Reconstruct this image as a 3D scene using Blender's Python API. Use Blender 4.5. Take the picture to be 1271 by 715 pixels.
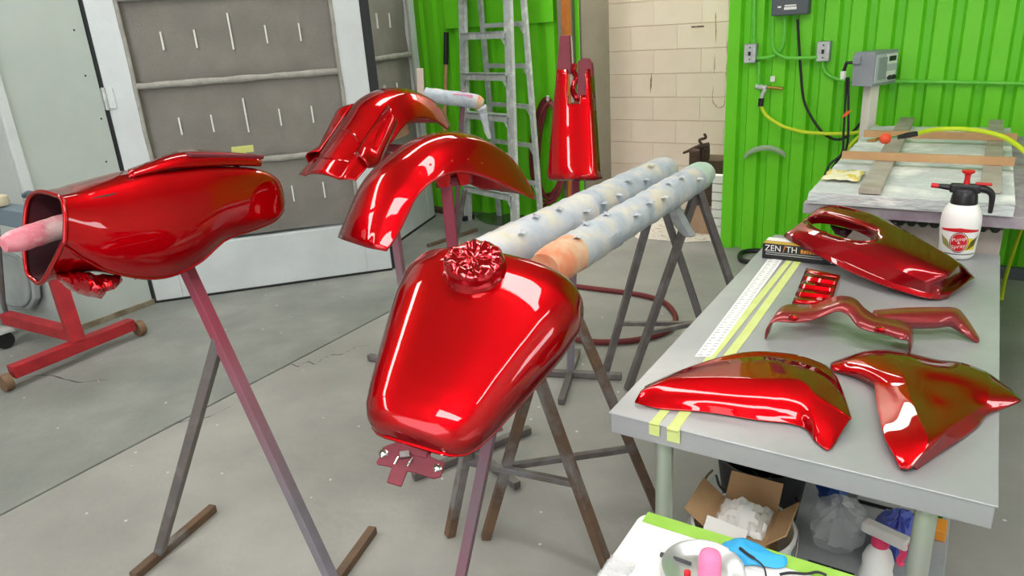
import bpy, bmesh, math, random
from mathutils import Vector, Matrix, noise
random.seed(7)
for o in list(bpy.data.objects): bpy.data.objects.remove(o)
sc = bpy.context.scene
col = sc.collection

# ------------------------------------------------------------------ camera
PW, PH, FPX = 1271, 715, 900.0
CAMZ, PITCH, ROLL = 1.58, math.radians(20.0), math.radians(3.8)
_f = Vector((0, math.cos(PITCH), -math.sin(PITCH)))
_r = Vector((1, 0, 0))
_d = _f.cross(_r)
IX = math.cos(ROLL)*_r + math.sin(ROLL)*_d
IY = -math.sin(ROLL)*_r + math.cos(ROLL)*_d
cam_data = bpy.data.cameras.new('camera')
cam = bpy.data.objects.new('camera', cam_data)
col.objects.link(cam)
cam.matrix_world = Matrix(((IX.x, -IY.x, -_f.x, 0), (IX.y, -IY.y, -_f.y, 0), (IX.z, -IY.z, -_f.z, CAMZ), (0, 0, 0, 1)))
cam_data.sensor_fit = 'HORIZONTAL'
cam_data.sensor_width = 36.0
cam_data.lens = 36.0*FPX/PW
cam_data.clip_start = 0.05
sc.camera = cam

# ------------------------------------------------------------------ world, exposure
world = bpy.data.worlds.new('world')
sc.world = world
world.use_nodes = True
world.node_tree.nodes['Background'].inputs[0].default_value = (0.85, 0.92, 1.0, 1)
world.node_tree.nodes['Background'].inputs[1].default_value = 1.0
sc.view_settings.view_transform = 'Standard'
sc.view_settings.look = 'None'
sc.view_settings.gamma = 1.0
sc.view_settings.use_curve_mapping = False
sc.view_settings.exposure = -0.12
TUBE_STRENGTH = 17.0
LIGHTS = [(-3.8, 0.5, "v", .20), (-3.8, -2.1, "v", .20), (-0.25, 1.85, "u", .15), (0.5, -1.05, "u", .5), (2.3, 1.5, "v", .11), (-2.9, 3.5, "v", .13), (-1.3, 5.45, "u", .26)]

# room axes: U runs along the green wall, V runs away from the camera towards it
U = Vector((0.8351, -0.5501, 0)).normalized()
V = Vector((-U.y, U.x, 0))
Z = Vector((0, 0, 1))
CAM = Vector((0, 0, CAMZ))
ZT = 0.75           # work table top

def Q(u, v, z=0.0): return U*u + V*v + Z*z
def ray(x, y): return (x-PW/2)*IX + (y-PH/2)*IY + FPX*_f
def pz(x, y, z=0.0):
    d = ray(x, y); return CAM + d*((z-CAMZ)/d.z)
def ppl(x, y, P, n):
    d = ray(x, y); return CAM + d*((P-CAM).dot(n)/d.dot(n))
def pv(x, y, v): return ppl(x, y, V*v, V)
def pu(x, y, u): return ppl(x, y, U*u, U)
def py(x, y, Y): return ppl(x, y, Vector((0, Y, 0)), Vector((0, 1, 0)))

# large daylight source: the open bay door behind the camera
def area(name, loc, target, sx, sy, power, colr=(1, 1, 1)):
    L = bpy.data.lights.new(name, 'AREA'); L.shape = 'RECTANGLE'; L.size = sx; L.size_y = sy
    L.energy = power; L.color = colr
    o = bpy.data.objects.new(name, L); col.objects.link(o)
    o.location = loc
    o.rotation_euler = (Vector(target)-Vector(loc)).to_track_quat('-Z', 'Z').to_euler()
    return o
area('bay_daylight', Q(-0.8, -3.35, 1.6), Q(-0.8, 0, 1.35), 3.2, 2.6, 70, (0.93, 0.97, 1.0))

# ------------------------------------------------------------------ materials
MATS = {}
def mat(name, c, rough=0.5, metal=0.0, c2=None, scale=6.0, detail=5.0, bump=0.0, bscale=40.0, coat=0.0,
        c3=None, spec=0.5, stretch=None, lo=0.35, hi=0.65, rough2=None, coat_tint=None, alpha=1.0, trans=0.0, ior=1.45, emis=None, es=0.0):
    if name in MATS: return MATS[name]
    m = bpy.data.materials.new(name); m.use_nodes = True
    nt = m.node_tree; b = nt.nodes['Principled BSDF']
    def lin(k): return tuple(((x/255.0)/12.92 if x/255.0 <= 0.04045 else ((x/255.0+0.055)/1.055)**2.4) for x in k)+(1.0,)
    b.inputs['Base Color'].default_value = lin(c)
    b.inputs['Roughness'].default_value = rough
    b.inputs['Metallic'].default_value = metal
    b.inputs['Specular IOR Level'].default_value = spec
    b.inputs['IOR'].default_value = ior
    b.inputs['Coat Weight'].default_value = coat
    b.inputs['Coat Roughness'].default_value = 0.02
    b.inputs['Alpha'].default_value = alpha
    b.inputs['Transmission Weight'].default_value = trans
    if coat_tint: b.inputs['Coat Tint'].default_value = coat_tint+(1.0,)
    if emis:
        b.inputs['Emission Color'].default_value = lin(emis); b.inputs['Emission Strength'].default_value = es
    need = c2 is not None or bump or rough2 is not None
    if need:
        tc = nt.nodes.new('ShaderNodeTexCoord'); src = tc.outputs['Object']
        if stretch:
            mp = nt.nodes.new('ShaderNodeMapping'); mp.inputs['Scale'].default_value = stretch
            nt.links.new(src, mp.inputs[0]); src = mp.outputs[0]
    if c2 is not None:
        n = nt.nodes.new('ShaderNodeTexNoise'); n.inputs['Scale'].default_value = scale; n.inputs['Detail'].default_value = detail
        n.inputs['Roughness'].default_value = 0.6
        nt.links.new(src, n.inputs['Vector'])
        r = nt.nodes.new('ShaderNodeValToRGB')
        r.color_ramp.elements[0].position = lo; r.color_ramp.elements[0].color = lin(c)
        r.color_ramp.elements[1].position = hi; r.color_ramp.elements[1].color = lin(c2)
        if c3 is not None:
            e = r.color_ramp.elements.new((lo+hi)/2); e.color = lin(c3)
        nt.links.new(n.outputs['Fac'], r.inputs[0]); nt.links.new(r.outputs[0], b.inputs['Base Color'])
    if rough2 is not None:
        n2 = nt.nodes.new('ShaderNodeTexNoise'); n2.inputs['Scale'].default_value = scale*0.7; n2.inputs['Detail'].default_value = 4
        nt.links.new(src, n2.inputs['Vector'])
        mr = nt.nodes.new('ShaderNodeMapRange'); mr.inputs[1].default_value = 0.35; mr.inputs[2].default_value = 0.65
        mr.inputs[3].default_value = rough; mr.inputs[4].default_value = rough2
        nt.links.new(n2.outputs['Fac'], mr.inputs[0]); nt.links.new(mr.outputs[0], b.inputs['Roughness'])
    if bump:
        nb = nt.nodes.new('ShaderNodeTexNoise'); nb.inputs['Scale'].default_value = bscale; nb.inputs['Detail'].default_value = 4
        nt.links.new(src, nb.inputs['Vector'])
        bp = nt.nodes.new('ShaderNodeBump'); bp.inputs['Strength'].default_value = bump; bp.inputs['Distance'].default_value = 0.01
        nt.links.new(nb.outputs['Fac'], bp.inputs['Height']); nt.links.new(bp.outputs[0], b.inputs['Normal'])
    MATS[name] = m
    return m

CANDY = mat('candy_red', (232, 0, 18), 0.42, 0.85, coat=1.0, coat_tint=(0.95, 0.42, 0.42), spec=0.5)
def candy(m, bright, deep, p=0.42):   # translucent candy lacquer: the longer slanting path through it reads deeper
    nt = m.node_tree; b = nt.nodes['Principled BSDF']
    lw = nt.nodes.new('ShaderNodeLayerWeight'); lw.inputs[0].default_value = p
    mx = nt.nodes.new('ShaderNodeMixRGB'); mx.inputs[1].default_value = bright; mx.inputs[2].default_value = deep
    nt.links.new(lw.outputs['Facing'], mx.inputs[0]); nt.links.new(mx.outputs[0], b.inputs['Base Color'])
candy(CANDY, (0.62, 0.0, 0.012, 1), (0.13, 0.0, 0.007, 1))
DARKRED = mat('primer_red', (122, 40, 54), 0.5, 0.1, c2=(108, 36, 50), scale=25)
FOIL = mat('painted_masking_film', (190, 4, 26), 0.16, 0.8, coat=0.8, bump=0.3, bscale=30)
CANDY.node_tree.nodes['Principled BSDF'].inputs['Specular Tint'].default_value = (0.45, 0.02, 0.02, 1)
OVERSPRAY0 = mat('overspray_steel', (124, 100, 112), 0.6, 0.3, c2=(150, 146, 150), scale=7, c3=(136, 92, 108), bump=0.1)
PINKSTEEL = mat('pink_overspray_steel', (150, 98, 116), 0.6, 0.2, c2=(128, 116, 124), scale=5)
STEEL = mat('bare_steel_tube', (112, 108, 112), 0.5, 0.5, c2=(136, 134, 138), scale=9, c3=(120, 112, 108), bump=0.08)
RUSTY = mat('rusty_steel_tube', (122, 96, 74), 0.65, 0.3, c2=(134, 130, 128), scale=6, c3=(104, 84, 70), bump=0.15)
ALU = mat('dusty_aluminium', (196, 202, 200), 0.5, 0.15, c2=(216, 220, 218), scale=12, c3=(184, 190, 186))
GREEN = mat('green_wall_paint', (104, 206, 30), 0.42, 0.0, c2=(112, 212, 38), scale=2.5, spec=0.4)
GREEN2 = mat('green_conduit_paint', (92, 196, 52), 0.5, 0.0, c2=(112, 204, 76), scale=20)
BLOCK = mat('painted_block', (228, 206, 192), 0.7, 0.0, c2=(236, 216, 203), scale=1.2, bump=0.12, bscale=60, c3=(230, 209, 196))
MORTAR = mat('painted_mortar', (214, 192, 178), 0.85)
TAUPE = mat('taupe_trim', (146, 136, 124), 0.6, c2=(136, 127, 116), scale=4)
ORANGE = mat('orange_steel', (206, 120, 40), 0.55, c2=(180, 104, 44), scale=12)
BOOTH = mat('booth_white_panel', (196, 204, 202), 0.4, 0.1, c2=(186, 195, 192), scale=1.5)
BOOTHFRAME = mat('booth_white_frame', (212, 218, 220), 0.45, 0.0, c2=(200, 206, 208), scale=3)
FILTER = mat('dusty_filter_felt', (128, 124, 118), 0.95, c2=(142, 138, 132), scale=3.5, c3=(134, 130, 124), bump=0.6, bscale=90, spec=0.1, lo=0.3, hi=0.7)
FILTRAIL = mat('dusty_filter_rail', (168, 166, 158), 0.9, c2=(150, 147, 140), scale=18, bump=0.3, bscale=70)
WHITEWIRE = mat('white_wire', (226, 226, 222), 0.6)
BLACK = mat('black_rubber', (26, 27, 29), 0.5)
DARKGAP = mat('dark_gap_gasket', (40, 42, 46), 0.7)  # also colours the shaded gap between the booth doors
CONC = mat('concrete', (138, 138, 133), 0.62, c2=(168, 166, 160), scale=1.3, detail=11, c3=(152, 151, 146), bump=0.2, bscale=28, rough2=0.45, lo=0.3, hi=0.7)
CONC2 = mat('old_concrete', (118, 122, 117), 0.62, c2=(156, 157, 152), scale=1.7, detail=12, c3=(134, 137, 132), bump=0.25, bscale=28, rough2=0.42, lo=0.3, hi=0.7)
def speckle(m, c=(0.62, 0.61, 0.58, 1), sc_=9.0, th=0.05):      # flecks of dried paint on the slab
    nt = m.node_tree; b = nt.nodes['Principled BSDF']; src = b.inputs['Base Color'].links[0].from_socket
    tc = nt.nodes.new('ShaderNodeTexCoord'); vo = nt.nodes.new('ShaderNodeTexVoronoi'); vo.inputs['Scale'].default_value = sc_
    nz = nt.nodes.new('ShaderNodeTexNoise'); nz.inputs['Scale'].default_value = 60; mx0 = nt.nodes.new('ShaderNodeMixRGB'); mx0.inputs[0].default_value = 0.03
    nt.links.new(tc.outputs['Object'], mx0.inputs[1]); nt.links.new(nz.outputs['Color'], mx0.inputs[2]); nt.links.new(mx0.outputs[0], vo.inputs['Vector'])
    lt_ = nt.nodes.new('ShaderNodeMath'); lt_.operation = 'LESS_THAN'; lt_.inputs[1].default_value = th
    nt.links.new(vo.outputs['Distance'], lt_.inputs[0])
    mx = nt.nodes.new('ShaderNodeMixRGB'); mx.inputs[2].default_value = c
    nt.links.new(lt_.outputs[0], mx.inputs[0]); nt.links.new(src, mx.inputs[1]); nt.links.new(mx.outputs[0], b.inputs['Base Color'])
speckle(CONC); speckle(CONC2)
def zgrad(name, lowc, highc, z0, z1):       # overspray that thickens towards the top of a stand
    m = mat(name, lowc, 0.6, 0.2, c2=tuple(int(x*1.12) for x in lowc), scale=8, bump=0.1)
    nt = m.node_tree; b = nt.nodes['Principled BSDF']; src = b.inputs['Base Color'].links[0].from_socket
    tc = nt.nodes.new('ShaderNodeTexCoord'); sx = nt.nodes.new('ShaderNodeSeparateXYZ'); nt.links.new(tc.outputs['Object'], sx.inputs[0])
    mr = nt.nodes.new('ShaderNodeMapRange'); mr.inputs[1].default_value = z0; mr.inputs[2].default_value = z1
    nt.links.new(sx.outputs[2], mr.inputs[0])
    mx = nt.nodes.new('ShaderNodeMixRGB'); mx.inputs[2].default_value = tuple(((x/255+0.055)/1.055)**2.4 for x in highc)+(1,)
    nt.links.new(mr.outputs[0], mx.inputs[0]); nt.links.new(src, mx.inputs[1]); nt.links.new(mx.outputs[0], b.inputs['Base Color'])
    return m
OVERSPRAY = zgrad('overspray_steel_red_top', (126, 122, 130), (150, 66, 84), 0.30, 0.85)
JOINT = mat('joint_filler', (58, 58, 56), 0.9)
WET = mat('wet_concrete', (74, 84, 70), 0.08, c2=(88, 96, 84), scale=4)
WRAP = mat('overspray_paper_wrap', (186, 196, 212), 0.8, c2=(226, 218, 200), scale=7, c3=(206, 208, 214), bump=0.5, bscale=22)
WRAPGREY = mat('grey_overspray_wrap', (166, 176, 186), 0.8, c2=(214, 206, 190), scale=9, c3=(188, 194, 204), bump=0.5, bscale=22)
WRAPEND = mat('peach_overspray_wrap', (226, 142, 104), 0.8, c2=(222, 190, 160), scale=14, bump=0.4, bscale=24)
WRAPGREEN = mat('pale_green_overspray_wrap', (170, 198, 178), 0.85, c2=(196, 212, 200), scale=12, bump=0.5, bscale=30)
PINKWRAP = mat('pink_overspray_wrap', (226, 150, 160), 0.65, c2=(240, 204, 204), scale=10, c3=(214, 120, 136), bump=0.5, bscale=24)
TABLE = mat('brushed_table_metal', (166, 168, 171), 0.34, 0.35, c2=(180, 181, 183), scale=3.0, rough2=0.5, c3=(170, 172, 175))
GALV = mat('galvanised_pipe', (196, 202, 198), 0.28, 0.6, c2=(184, 200, 176), scale=5)  # greenish second tone stands for a reflection on the silver pipe
REDPAINT = mat('red_machine_paint', (176, 36, 44), 0.5, c2=(150, 30, 40), scale=14)
WHITEPL = mat('white_plastic', (236, 236, 234), 0.4)
BLACKPL = mat('black_plastic', (30, 31, 34), 0.38)
REDPL = mat('red_plastic', (206, 30, 40), 0.4)
GREYBOX = mat('grey_enclosure', (140, 146, 152), 0.45, c2=(150, 156, 162), scale=6)
DARKBOX = mat('dark_grey_enclosure', (84, 90, 96), 0.45)
YHOSE = mat('yellow_green_hose', (204, 224, 44), 0.45)
REDHOSE = mat('dark_red_hose', (122, 44, 46), 0.6, c2=(104, 40, 42), scale=10)
TAPE = mat('pale_green_masking_tape', (204, 216, 128), 0.7, c2=(212, 222, 146), scale=20)
GTAPE = mat('bright_green_tape', (140, 190, 66), 0.6, c2=(152, 198, 84), scale=14, bump=0.1)
RULER = mat('white_ruler', (240, 242, 240), 0.5)
INK = mat('black_ink', (22, 22, 24), 0.6)
WOOD = mat('tan_wood', (196, 156, 112), 0.7, c2=(178, 138, 96), scale=5, stretch=(1, 1, 1))
GREYWOOD = mat('overspray_grey_wood', (178, 172, 160), 0.8, c2=(158, 150, 136), scale=9)
CRUST = mat('crusted_overspray_board', (212, 220, 218), 0.85, c2=(236, 238, 234), scale=5, c3=(198, 204, 204), bump=0.9, bscale=26, lo=0.3, hi=0.65, stretch=(1, 1, 3))
PURPLEEDGE = mat('purple_overspray_edge', (150, 132, 146), 0.8, c2=(176, 172, 176), scale=10, bump=0.3)
CARD = mat('brown_cardboard', (188, 152, 112), 0.8, c2=(176, 140, 100), scale=6)
PAPER = mat('white_paper', (232, 230, 226), 0.8)
BRASS = mat('brass', (196, 156, 84), 0.3, 0.8)
CHROME = mat('chrome', (214, 216, 218), 0.12, 1.0)
PINKPL = mat('pink_plastic', (240, 128, 176), 0.45)
BLUE = mat('blue_nitrile', (48, 164, 226), 0.5, c2=(62, 176, 232), scale=8)
CLEAR = mat('clear_plastic_film', (226, 228, 232), 0.2, 0.0, alpha=0.32, spec=0.7, bump=0.6, bscale=18)
BLUEBAG = mat('blue_plastic_bag', (72, 84, 178), 0.3, c2=(94, 106, 200), scale=9, bump=0.6, bscale=16)
GREYCLOTH = mat('grey_cloth', (150, 150, 148), 0.9, c2=(138, 138, 136), scale=12, bump=0.4)
CEIL = mat('tan_ceiling_board', (150, 138, 112), 0.8, c2=(138, 126, 100), scale=2)
DARKWOOD = mat('dark_wood', (96, 78, 62), 0.8, c2=(78, 62, 50), scale=8)

def emission(name, c, s):
    m = bpy.data.materials.new(name); m.use_nodes = True
    b = m.node_tree.nodes['Principled BSDF']
    b.inputs['Base Color'].default_value = (1, 1, 1, 1)
    b.inputs['Emission Color'].default_value = c+(1,); b.inputs['Emission Strength'].default_value = s
    return m
TUBE = emission('lit_tube', (1.0, 0.985, 0.95), TUBE_STRENGTH)

# ------------------------------------------------------------------ mesh helpers
class MB:
    def __init__(s): s.v = []; s.f = []
    def add(s, vs, fs):
        n = len(s.v); s.v += [Vector(p) for p in vs]; s.f += [tuple(i+n for i in f) for f in fs]; return s
    def box(s, c, ax, ay, az):          # centre, three half-axis vectors
        c = Vector(c); P = []
        for k in (-1, 1):
            for j in (-1, 1):
                for i in (-1, 1): P.append(c+ax*i+ay*j+az*k)
        return s.add(P, [(0, 2, 3, 1), (4, 5, 7, 6), (0, 1, 5, 4), (2, 6, 7, 3), (0, 4, 6, 2), (1, 3, 7, 5)] if ax.cross(ay).dot(az) > 0 else
                     [(1, 3, 2, 0), (6, 7, 5, 4), (4, 5, 1, 0), (3, 7, 6, 2), (2, 6, 4, 0), (5, 7, 3, 1)])
    def ubox(s, u0, u1, v0, v1, z0, z1):
        return s.box(Q((u0+u1)/2, (v0+v1)/2, (z0+z1)/2), U*((u1-u0)/2), V*((v1-v0)/2), Z*((z1-z0)/2))
    def bar(s, a, b, w, h=None, up=Z):  # rectangular bar between two points
        a, b = Vector(a), Vector(b); d = (b-a); L = d.length; d /= L; h = h or w
        x = d.cross(up)
        if x.length < 1e-4: x = d.cross(Vector((1, 0.3, 0)))
        x.normalize(); y = x.cross(d)
        return s.box((a+b)/2, x*(w/2), y*(h/2), d*(L/2))
    def rings(s, R, closed=True, cap0=True, cap1=True):
        n = len(R[0]); base = len(s.v)
        for r in R: s.v += [Vector(p) for p in r]
        m = n if closed else n-1
        for i in range(len(R)-1):
            for j in range(m):
                a = base+i*n+j; b = base+i*n+(j+1) % n
                s.f.append((a, b, b+n, a+n))
        if cap0 and closed: s.f.append(tuple(base+j for j in reversed(range(n))))
        if cap1 and closed: s.f.append(tuple(base+(len(R)-1)*n+j for j in range(n)))
        return s
    def tube(s, pts, r, n=10, cap=True):
        pts = [Vector(p) for p in pts]; R = []; x = None
        for i, p in enumerate(pts):
            d = (pts[min(i+1, len(pts)-1)]-pts[max(i-1, 0)]).normalized()
            if x is None:
                x = d.cross(Z)
                if x.length < 1e-3: x = d.cross(Vector((1, 0, 0)))
            x = (x-d*x.dot(d)).normalized(); y = d.cross(x)
            rr = r[i] if isinstance(r, (list, tuple)) else r
            R.append([p+(x*math.cos(2*math.pi*k/n)+y*math.sin(2*math.pi*k/n))*rr for k in range(n)])
        return s.rings(R, True, cap, cap)
    def lathe(s, base, prof, n=24, axis=Z, cap=True):   # prof: (radius, height)
        base = Vector(base); axis = axis.normalized()
        x = axis.cross(Vector((0.3, 1, 0.2))).normalized(); y = axis.cross(x)
        return s.rings([[base+axis*h+(x*math.cos(2*math.pi*k/n)+y*math.sin(2*math.pi*k/n))*max(r, 1e-4) for k in range(n)] for r, h in prof], True, cap, cap)
    def prism(s, poly, off):
        poly = [Vector(p) for p in poly]; n = len(poly); off = Vector(off)
        vs = poly+[p+off for p in poly]
        return s.add(vs, [tuple(reversed(range(n))), tuple(range(n, 2*n))]+[(i, (i+1) % n, n+(i+1) % n, n+i) for i in range(n)])
    def grid(s, rows, skip=None):
        n = len(rows[0]); base = len(s.v)
        for r in rows: s.v += [Vector(p) for p in r]
        for i in range(len(rows)-1):
            for j in range(n-1):
                a = base+i*n+j
                if skip and skip(i, j): continue
                s.f.append((a, a+1, a+n+1, a+n))
        return s
    def build(s, name, m, root=None, smooth=False, bevel=0.0, solid=0.0, sub=0, soff=0.0, ang=35, seg=2, recalc=True):
        o_ = root.location if root is not None else Vector((0, 0, 0))
        r = root
        while r is not None and r.parent is not None:
            r = r.parent; o_ = o_+r.location
        me = bpy.data.meshes.new(name)
        me.from_pydata([p-o_ for p in s.v], [], s.f)
        if recalc:
            bm = bmesh.new(); bm.from_mesh(me); bmesh.ops.remove_doubles(bm, verts=bm.verts, dist=1e-5)
            bmesh.ops.recalc_face_normals(bm, faces=bm.faces); bm.to_mesh(me); bm.free()
        me.materials.append(m)
        o = bpy.data.objects.new(name, me); col.objects.link(o)
        if root is not None: o.parent = root
        if smooth:
            me.shade_smooth(); me.set_sharp_from_angle(angle=math.radians(ang))
        if solid:
            md = o.modifiers.new('solid', 'SOLIDIFY'); md.thickness = solid; md.offset = soff
        if bevel:
            md = o.modifiers.new('bevel', 'BEVEL'); md.width = bevel; md.segments = seg; md.limit_method = 'ANGLE'; md.angle_limit = math.radians(40)
        if sub:
            md = o.modifiers.new('sub', 'SUBSURF'); md.levels = sub; md.render_levels = sub
        return o

def tag(o, label, cat, group=None, kind=None):
    o['label'] = label; o['category'] = cat
    if group: o['group'] = group
    if kind: o['kind'] = kind
    return o
def thing(name, label, cat, loc, group=None):
    o = bpy.data.objects.new(name, None); col.objects.link(o); o.empty_display_size = 0.1
    o.location = loc
    return tag(o, label, cat, group)
def struct(o):
    o['kind'] = 'structure'; return o
def sroot(name, loc=(0, 0, 0)):
    o = bpy.data.objects.new(name, None); col.objects.link(o); o.location = loc; o['kind'] = 'structure'; return o
def one(mb, name, m, label, cat, group=None, origin=None, **k):   # a thing that is a single mesh
    o = mb.build(name, m, None, **k)
    c = origin if origin is not None else Vector((sum(p.x for p in mb.v)/len(mb.v), sum(p.y for p in mb.v)/len(mb.v), min(p.z for p in mb.v)))
    o.data.transform(Matrix.Translation(-c)); o.location = c
    return tag(o, label, cat, group)
def cr(P, n):       # Catmull-Rom through points (tuples or Vectors), n samples per span
    P = [Vector(p) for p in P]; out = []
    for i in range(len(P)-1):
        a, b, c, d = P[max(i-1, 0)], P[i], P[i+1], P[min(i+2, len(P)-1)]
        for k in range(n):
            t = k/n
            out.append(0.5*((2*b)+(c-a)*t+(2*a-5*b+4*c-d)*t*t+(3*b-a-3*c+d)*t*t*t))
    out.append(P[-1]); return out
def resample(P, n):
    L = [0]
    for i in range(1, len(P)): L.append(L[-1]+(P[i]-P[i-1]).length)
    out = []; j = 0
    for k in range(n):
        t = L[-1]*k/(n-1)
        while j < len(P)-2 and L[j+1] < t: j += 1
        s = (t-L[j])/max(L[j+1]-L[j], 1e-9); out.append(P[j].lerp(P[j+1], min(max(s, 0), 1)))
    return out
def crs(P, n, cuts):   # Catmull-Rom split at sharp indices
    if not cuts: return cr(P, n)
    out = []; ix = [0]+[c for c in cuts if 0 < c < len(P)-1]+[len(P)-1]
    for a, b in zip(ix[:-1], ix[1:]): out += cr(P[a:b+1], n)[:-1]
    return out+[Vector(P[-1])]
def patch(C, n, m, crow=(), ccol=()):  # smooth patch from a control grid, sharp along the given rows / columns
    rows = [crs(r, m, ccol) for r in C]
    cols = [crs([r[j] for r in rows], n, crow) for j in range(len(rows[0]))]
    return [[c[i] for c in cols] for i in range(len(cols[0]))]
def text(body, size, name, m, root, fn, extrude=0.0):   # lettering mesh, every vertex placed by fn(x, y)
    cu = bpy.data.curves.new(name, 'FONT'); cu.body = body; cu.size = size; cu.align_x = 'CENTER'; cu.align_y = 'CENTER'; cu.resolution_u = 2
    t = bpy.data.objects.new(name, cu); col.objects.link(t)
    bpy.context.view_layer.update()
    me = bpy.data.meshes.new_from_object(t.evaluated_get(bpy.context.evaluated_depsgraph_get()))
    mb = MB(); mb.add([fn(v.co.x, v.co.y) for v in me.vertices], [tuple(p.vertices) for p in me.polygons])
    bpy.data.objects.remove(t)
    return mb.build(name, m, root, recalc=False)
def wob(pts, amp, sc_=6.0, seed=0):
    return [p+noise.noise_vector(p*sc_+Vector((seed, seed*2.3, 0)))*amp for p in pts]

# ================================================================== STRUCTURE
VW, VW2 = 4.92, 5.20            # right and left stretches of the green wall
UR = -1.45                      # doorway right edge
HC = 3.6                        # ceiling height
_t = pv(713, 100, VW2); UL = _t.dot(U)
_t = pu(757, 100, UL); VB = _t.dot(V)     # painted block wall behind the doorway
UJ = -2.864                     # floor joint

def sin_(i, n): return 0.25+math.sin(math.pi*i/(n-1))*(0.6+0.4*math.sin(i*2.1))
fl = struct(MB().ubox(-7.5, 4.0, -4.2, 7.0, -0.12, -0.02).build('floor', JOINT))
MB().ubox(-7.5, UJ-0.006, -4.2, 7.0, -0.0195, 0.0).build('concrete_slab', CONC2, fl, bevel=0.003)
MB().ubox(UJ+0.006, 4.0, -4.2, 7.0, -0.0195, 0.0).build('concrete_slab', CONC, fl, bevel=0.003)
struct(MB().ubox(-7.5, 4.0, -4.2, 7.0, HC, HC+0.1).build('ceiling', CEIL))
for pts in ([(352, 459), (362, 452), (370, 455), (382, 449), (392, 452), (402, 446)], [(395, 449), (410, 441), (424, 440), (440, 432), (458, 428)], [(200, 530), (232, 522), (262, 516), (300, 498)], [(20, 470), (60, 466), (96, 474), (140, 470)]):
    P = wob(cr([pz(x, y, 0.0006) for x, y in pts], 5), 0.012, 22); n_ = len(P)
    L_ = [p+Vector((0.0, 0.004*sin_(i, n_), 0)) for i, p in enumerate(P)]; R_ = [p-Vector((0.002, 0.004*sin_(i, n_), 0)) for i, p in enumerate(P)]
    MB().grid([[Vector((p.x, p.y, .0006)) for p in L_], [Vector((p.x, p.y, .0006)) for p in R_]]).build('floor_crack', JOINT, fl, recalc=False)

def corrugated(root, u0, u1, v, z0, z1):
    per, d = 0.145, 0.038
    prof = [(0, 0), (0.074, 0), (0.090, d), (0.129, d), (0.145, 0)]
    u = u0
    while u < u1-1e-3:
        n = min(6, max(1, int(round((u1-u)/per))))
        pts = []
        for k in range(n):
            for (a, b) in prof[(1 if k else 0):]: pts.append((u+k*per+a, v+b))
        rows = [[Q(a, b, z) for a, b in pts] for z in (z0, z1)]
        MB().grid(rows).build('metal_sheet', GREEN, root, solid=0.004, soff=0, recalc=False)
        u += n*per
wr = sroot('wall_back', Q(0, VW, 0)); corrugated(wr, UR, 3.2, VW, 0.0, HC)
wl = sroot('wall_back_left', Q(-3, VW2, 0)); corrugated(wl, -4.55, UL-0.02, VW2, 0.0, HC)
# dark sill angle at the foot of the right green wall
struct(MB().ubox(-0.5, 3.2, VW-0.05, VW-0.01, 0.0, 0.07).build('baseboard_back', mat('grey_sill', (92, 100, 104), 0.6)))
# block wall seen through the doorway
bw = sroot('wall_passage', Q(-2, VB, 0))
MB().ubox(UL-1.0, 3.2, VB+0.006, VB+0.2, 0, HC).build('mortar_bed', MORTAR, bw)
bm_ = None; CHh = 0.1865; BWd = 0.395
proto = None
for k in range(0, 19):
    off = 0.0 if k % 2 else BWd/2
    for j in range(0, 5):
        u0 = UL-0.2+j*BWd+off
        c = Q(u0+BWd/2, VB+0.01, CHh*(k+0.5))
        if proto is None:
            proto = MB().box(c, U*(BWd/2-0.0005), V*0.012, Z*(CHh/2-0.0022)).build('block', BLOCK, bw, bevel=0.002, seg=1)
            pc = c.copy()
        else:
            o = proto.copy(); col.objects.link(o); o.parent = bw; o.location = c-pc
for pts, r in (([(889, -10), (888, 60), (885, 118), (888, 130), (896, 133), (900, 124), (903, 60), (905, -10)], 0.005),):
    MB().tube(wob(cr([pv(x, y, VB+0.002) for x, y in pts], 6), 0.006, 30), r, 6).build('sealant_trace', mat('rusty_sealant', (150, 122, 88), 0.8, c2=(196, 176, 150), scale=30), bw)
for (x, y, l, h) in ((866, 33, .10, .012), (808, 103, .012, .10)):
    c = pv(x, y, VB-0.003); MB().box(c, U*(l/2)+Z*(.03 if h > .05 else 0), V*.001, Z*(h/2)).build('wall_scuff', mat('dark_scuff', (84, 70, 62), .8, c2=(150, 130, 116), scale=40), bw)
# reveal of the doorway, jamb, orange post
struct(MB().ubox(UL-0.12, UL, VW2-0.02, VB+0.01, 0, HC).build('wall_reveal', TAUPE, bevel=0.004))
struct(MB().bar(Q(UL+0.004, VW2+0.12, 0), Q(UL+0.004, VW2+0.12, HC), 0.02, 0.012).build('trim_1', mat('grey_trim', (120, 116, 108), 0.6)))
post = sroot('trim_2', Q(UL-0.03, VW2-0.05, 0))
MB().ubox(UL-0.055, UL-0.002, VW2-0.075, VW2-0.021, 0, HC).build('post', ORANGE, post, bevel=0.004)
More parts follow.
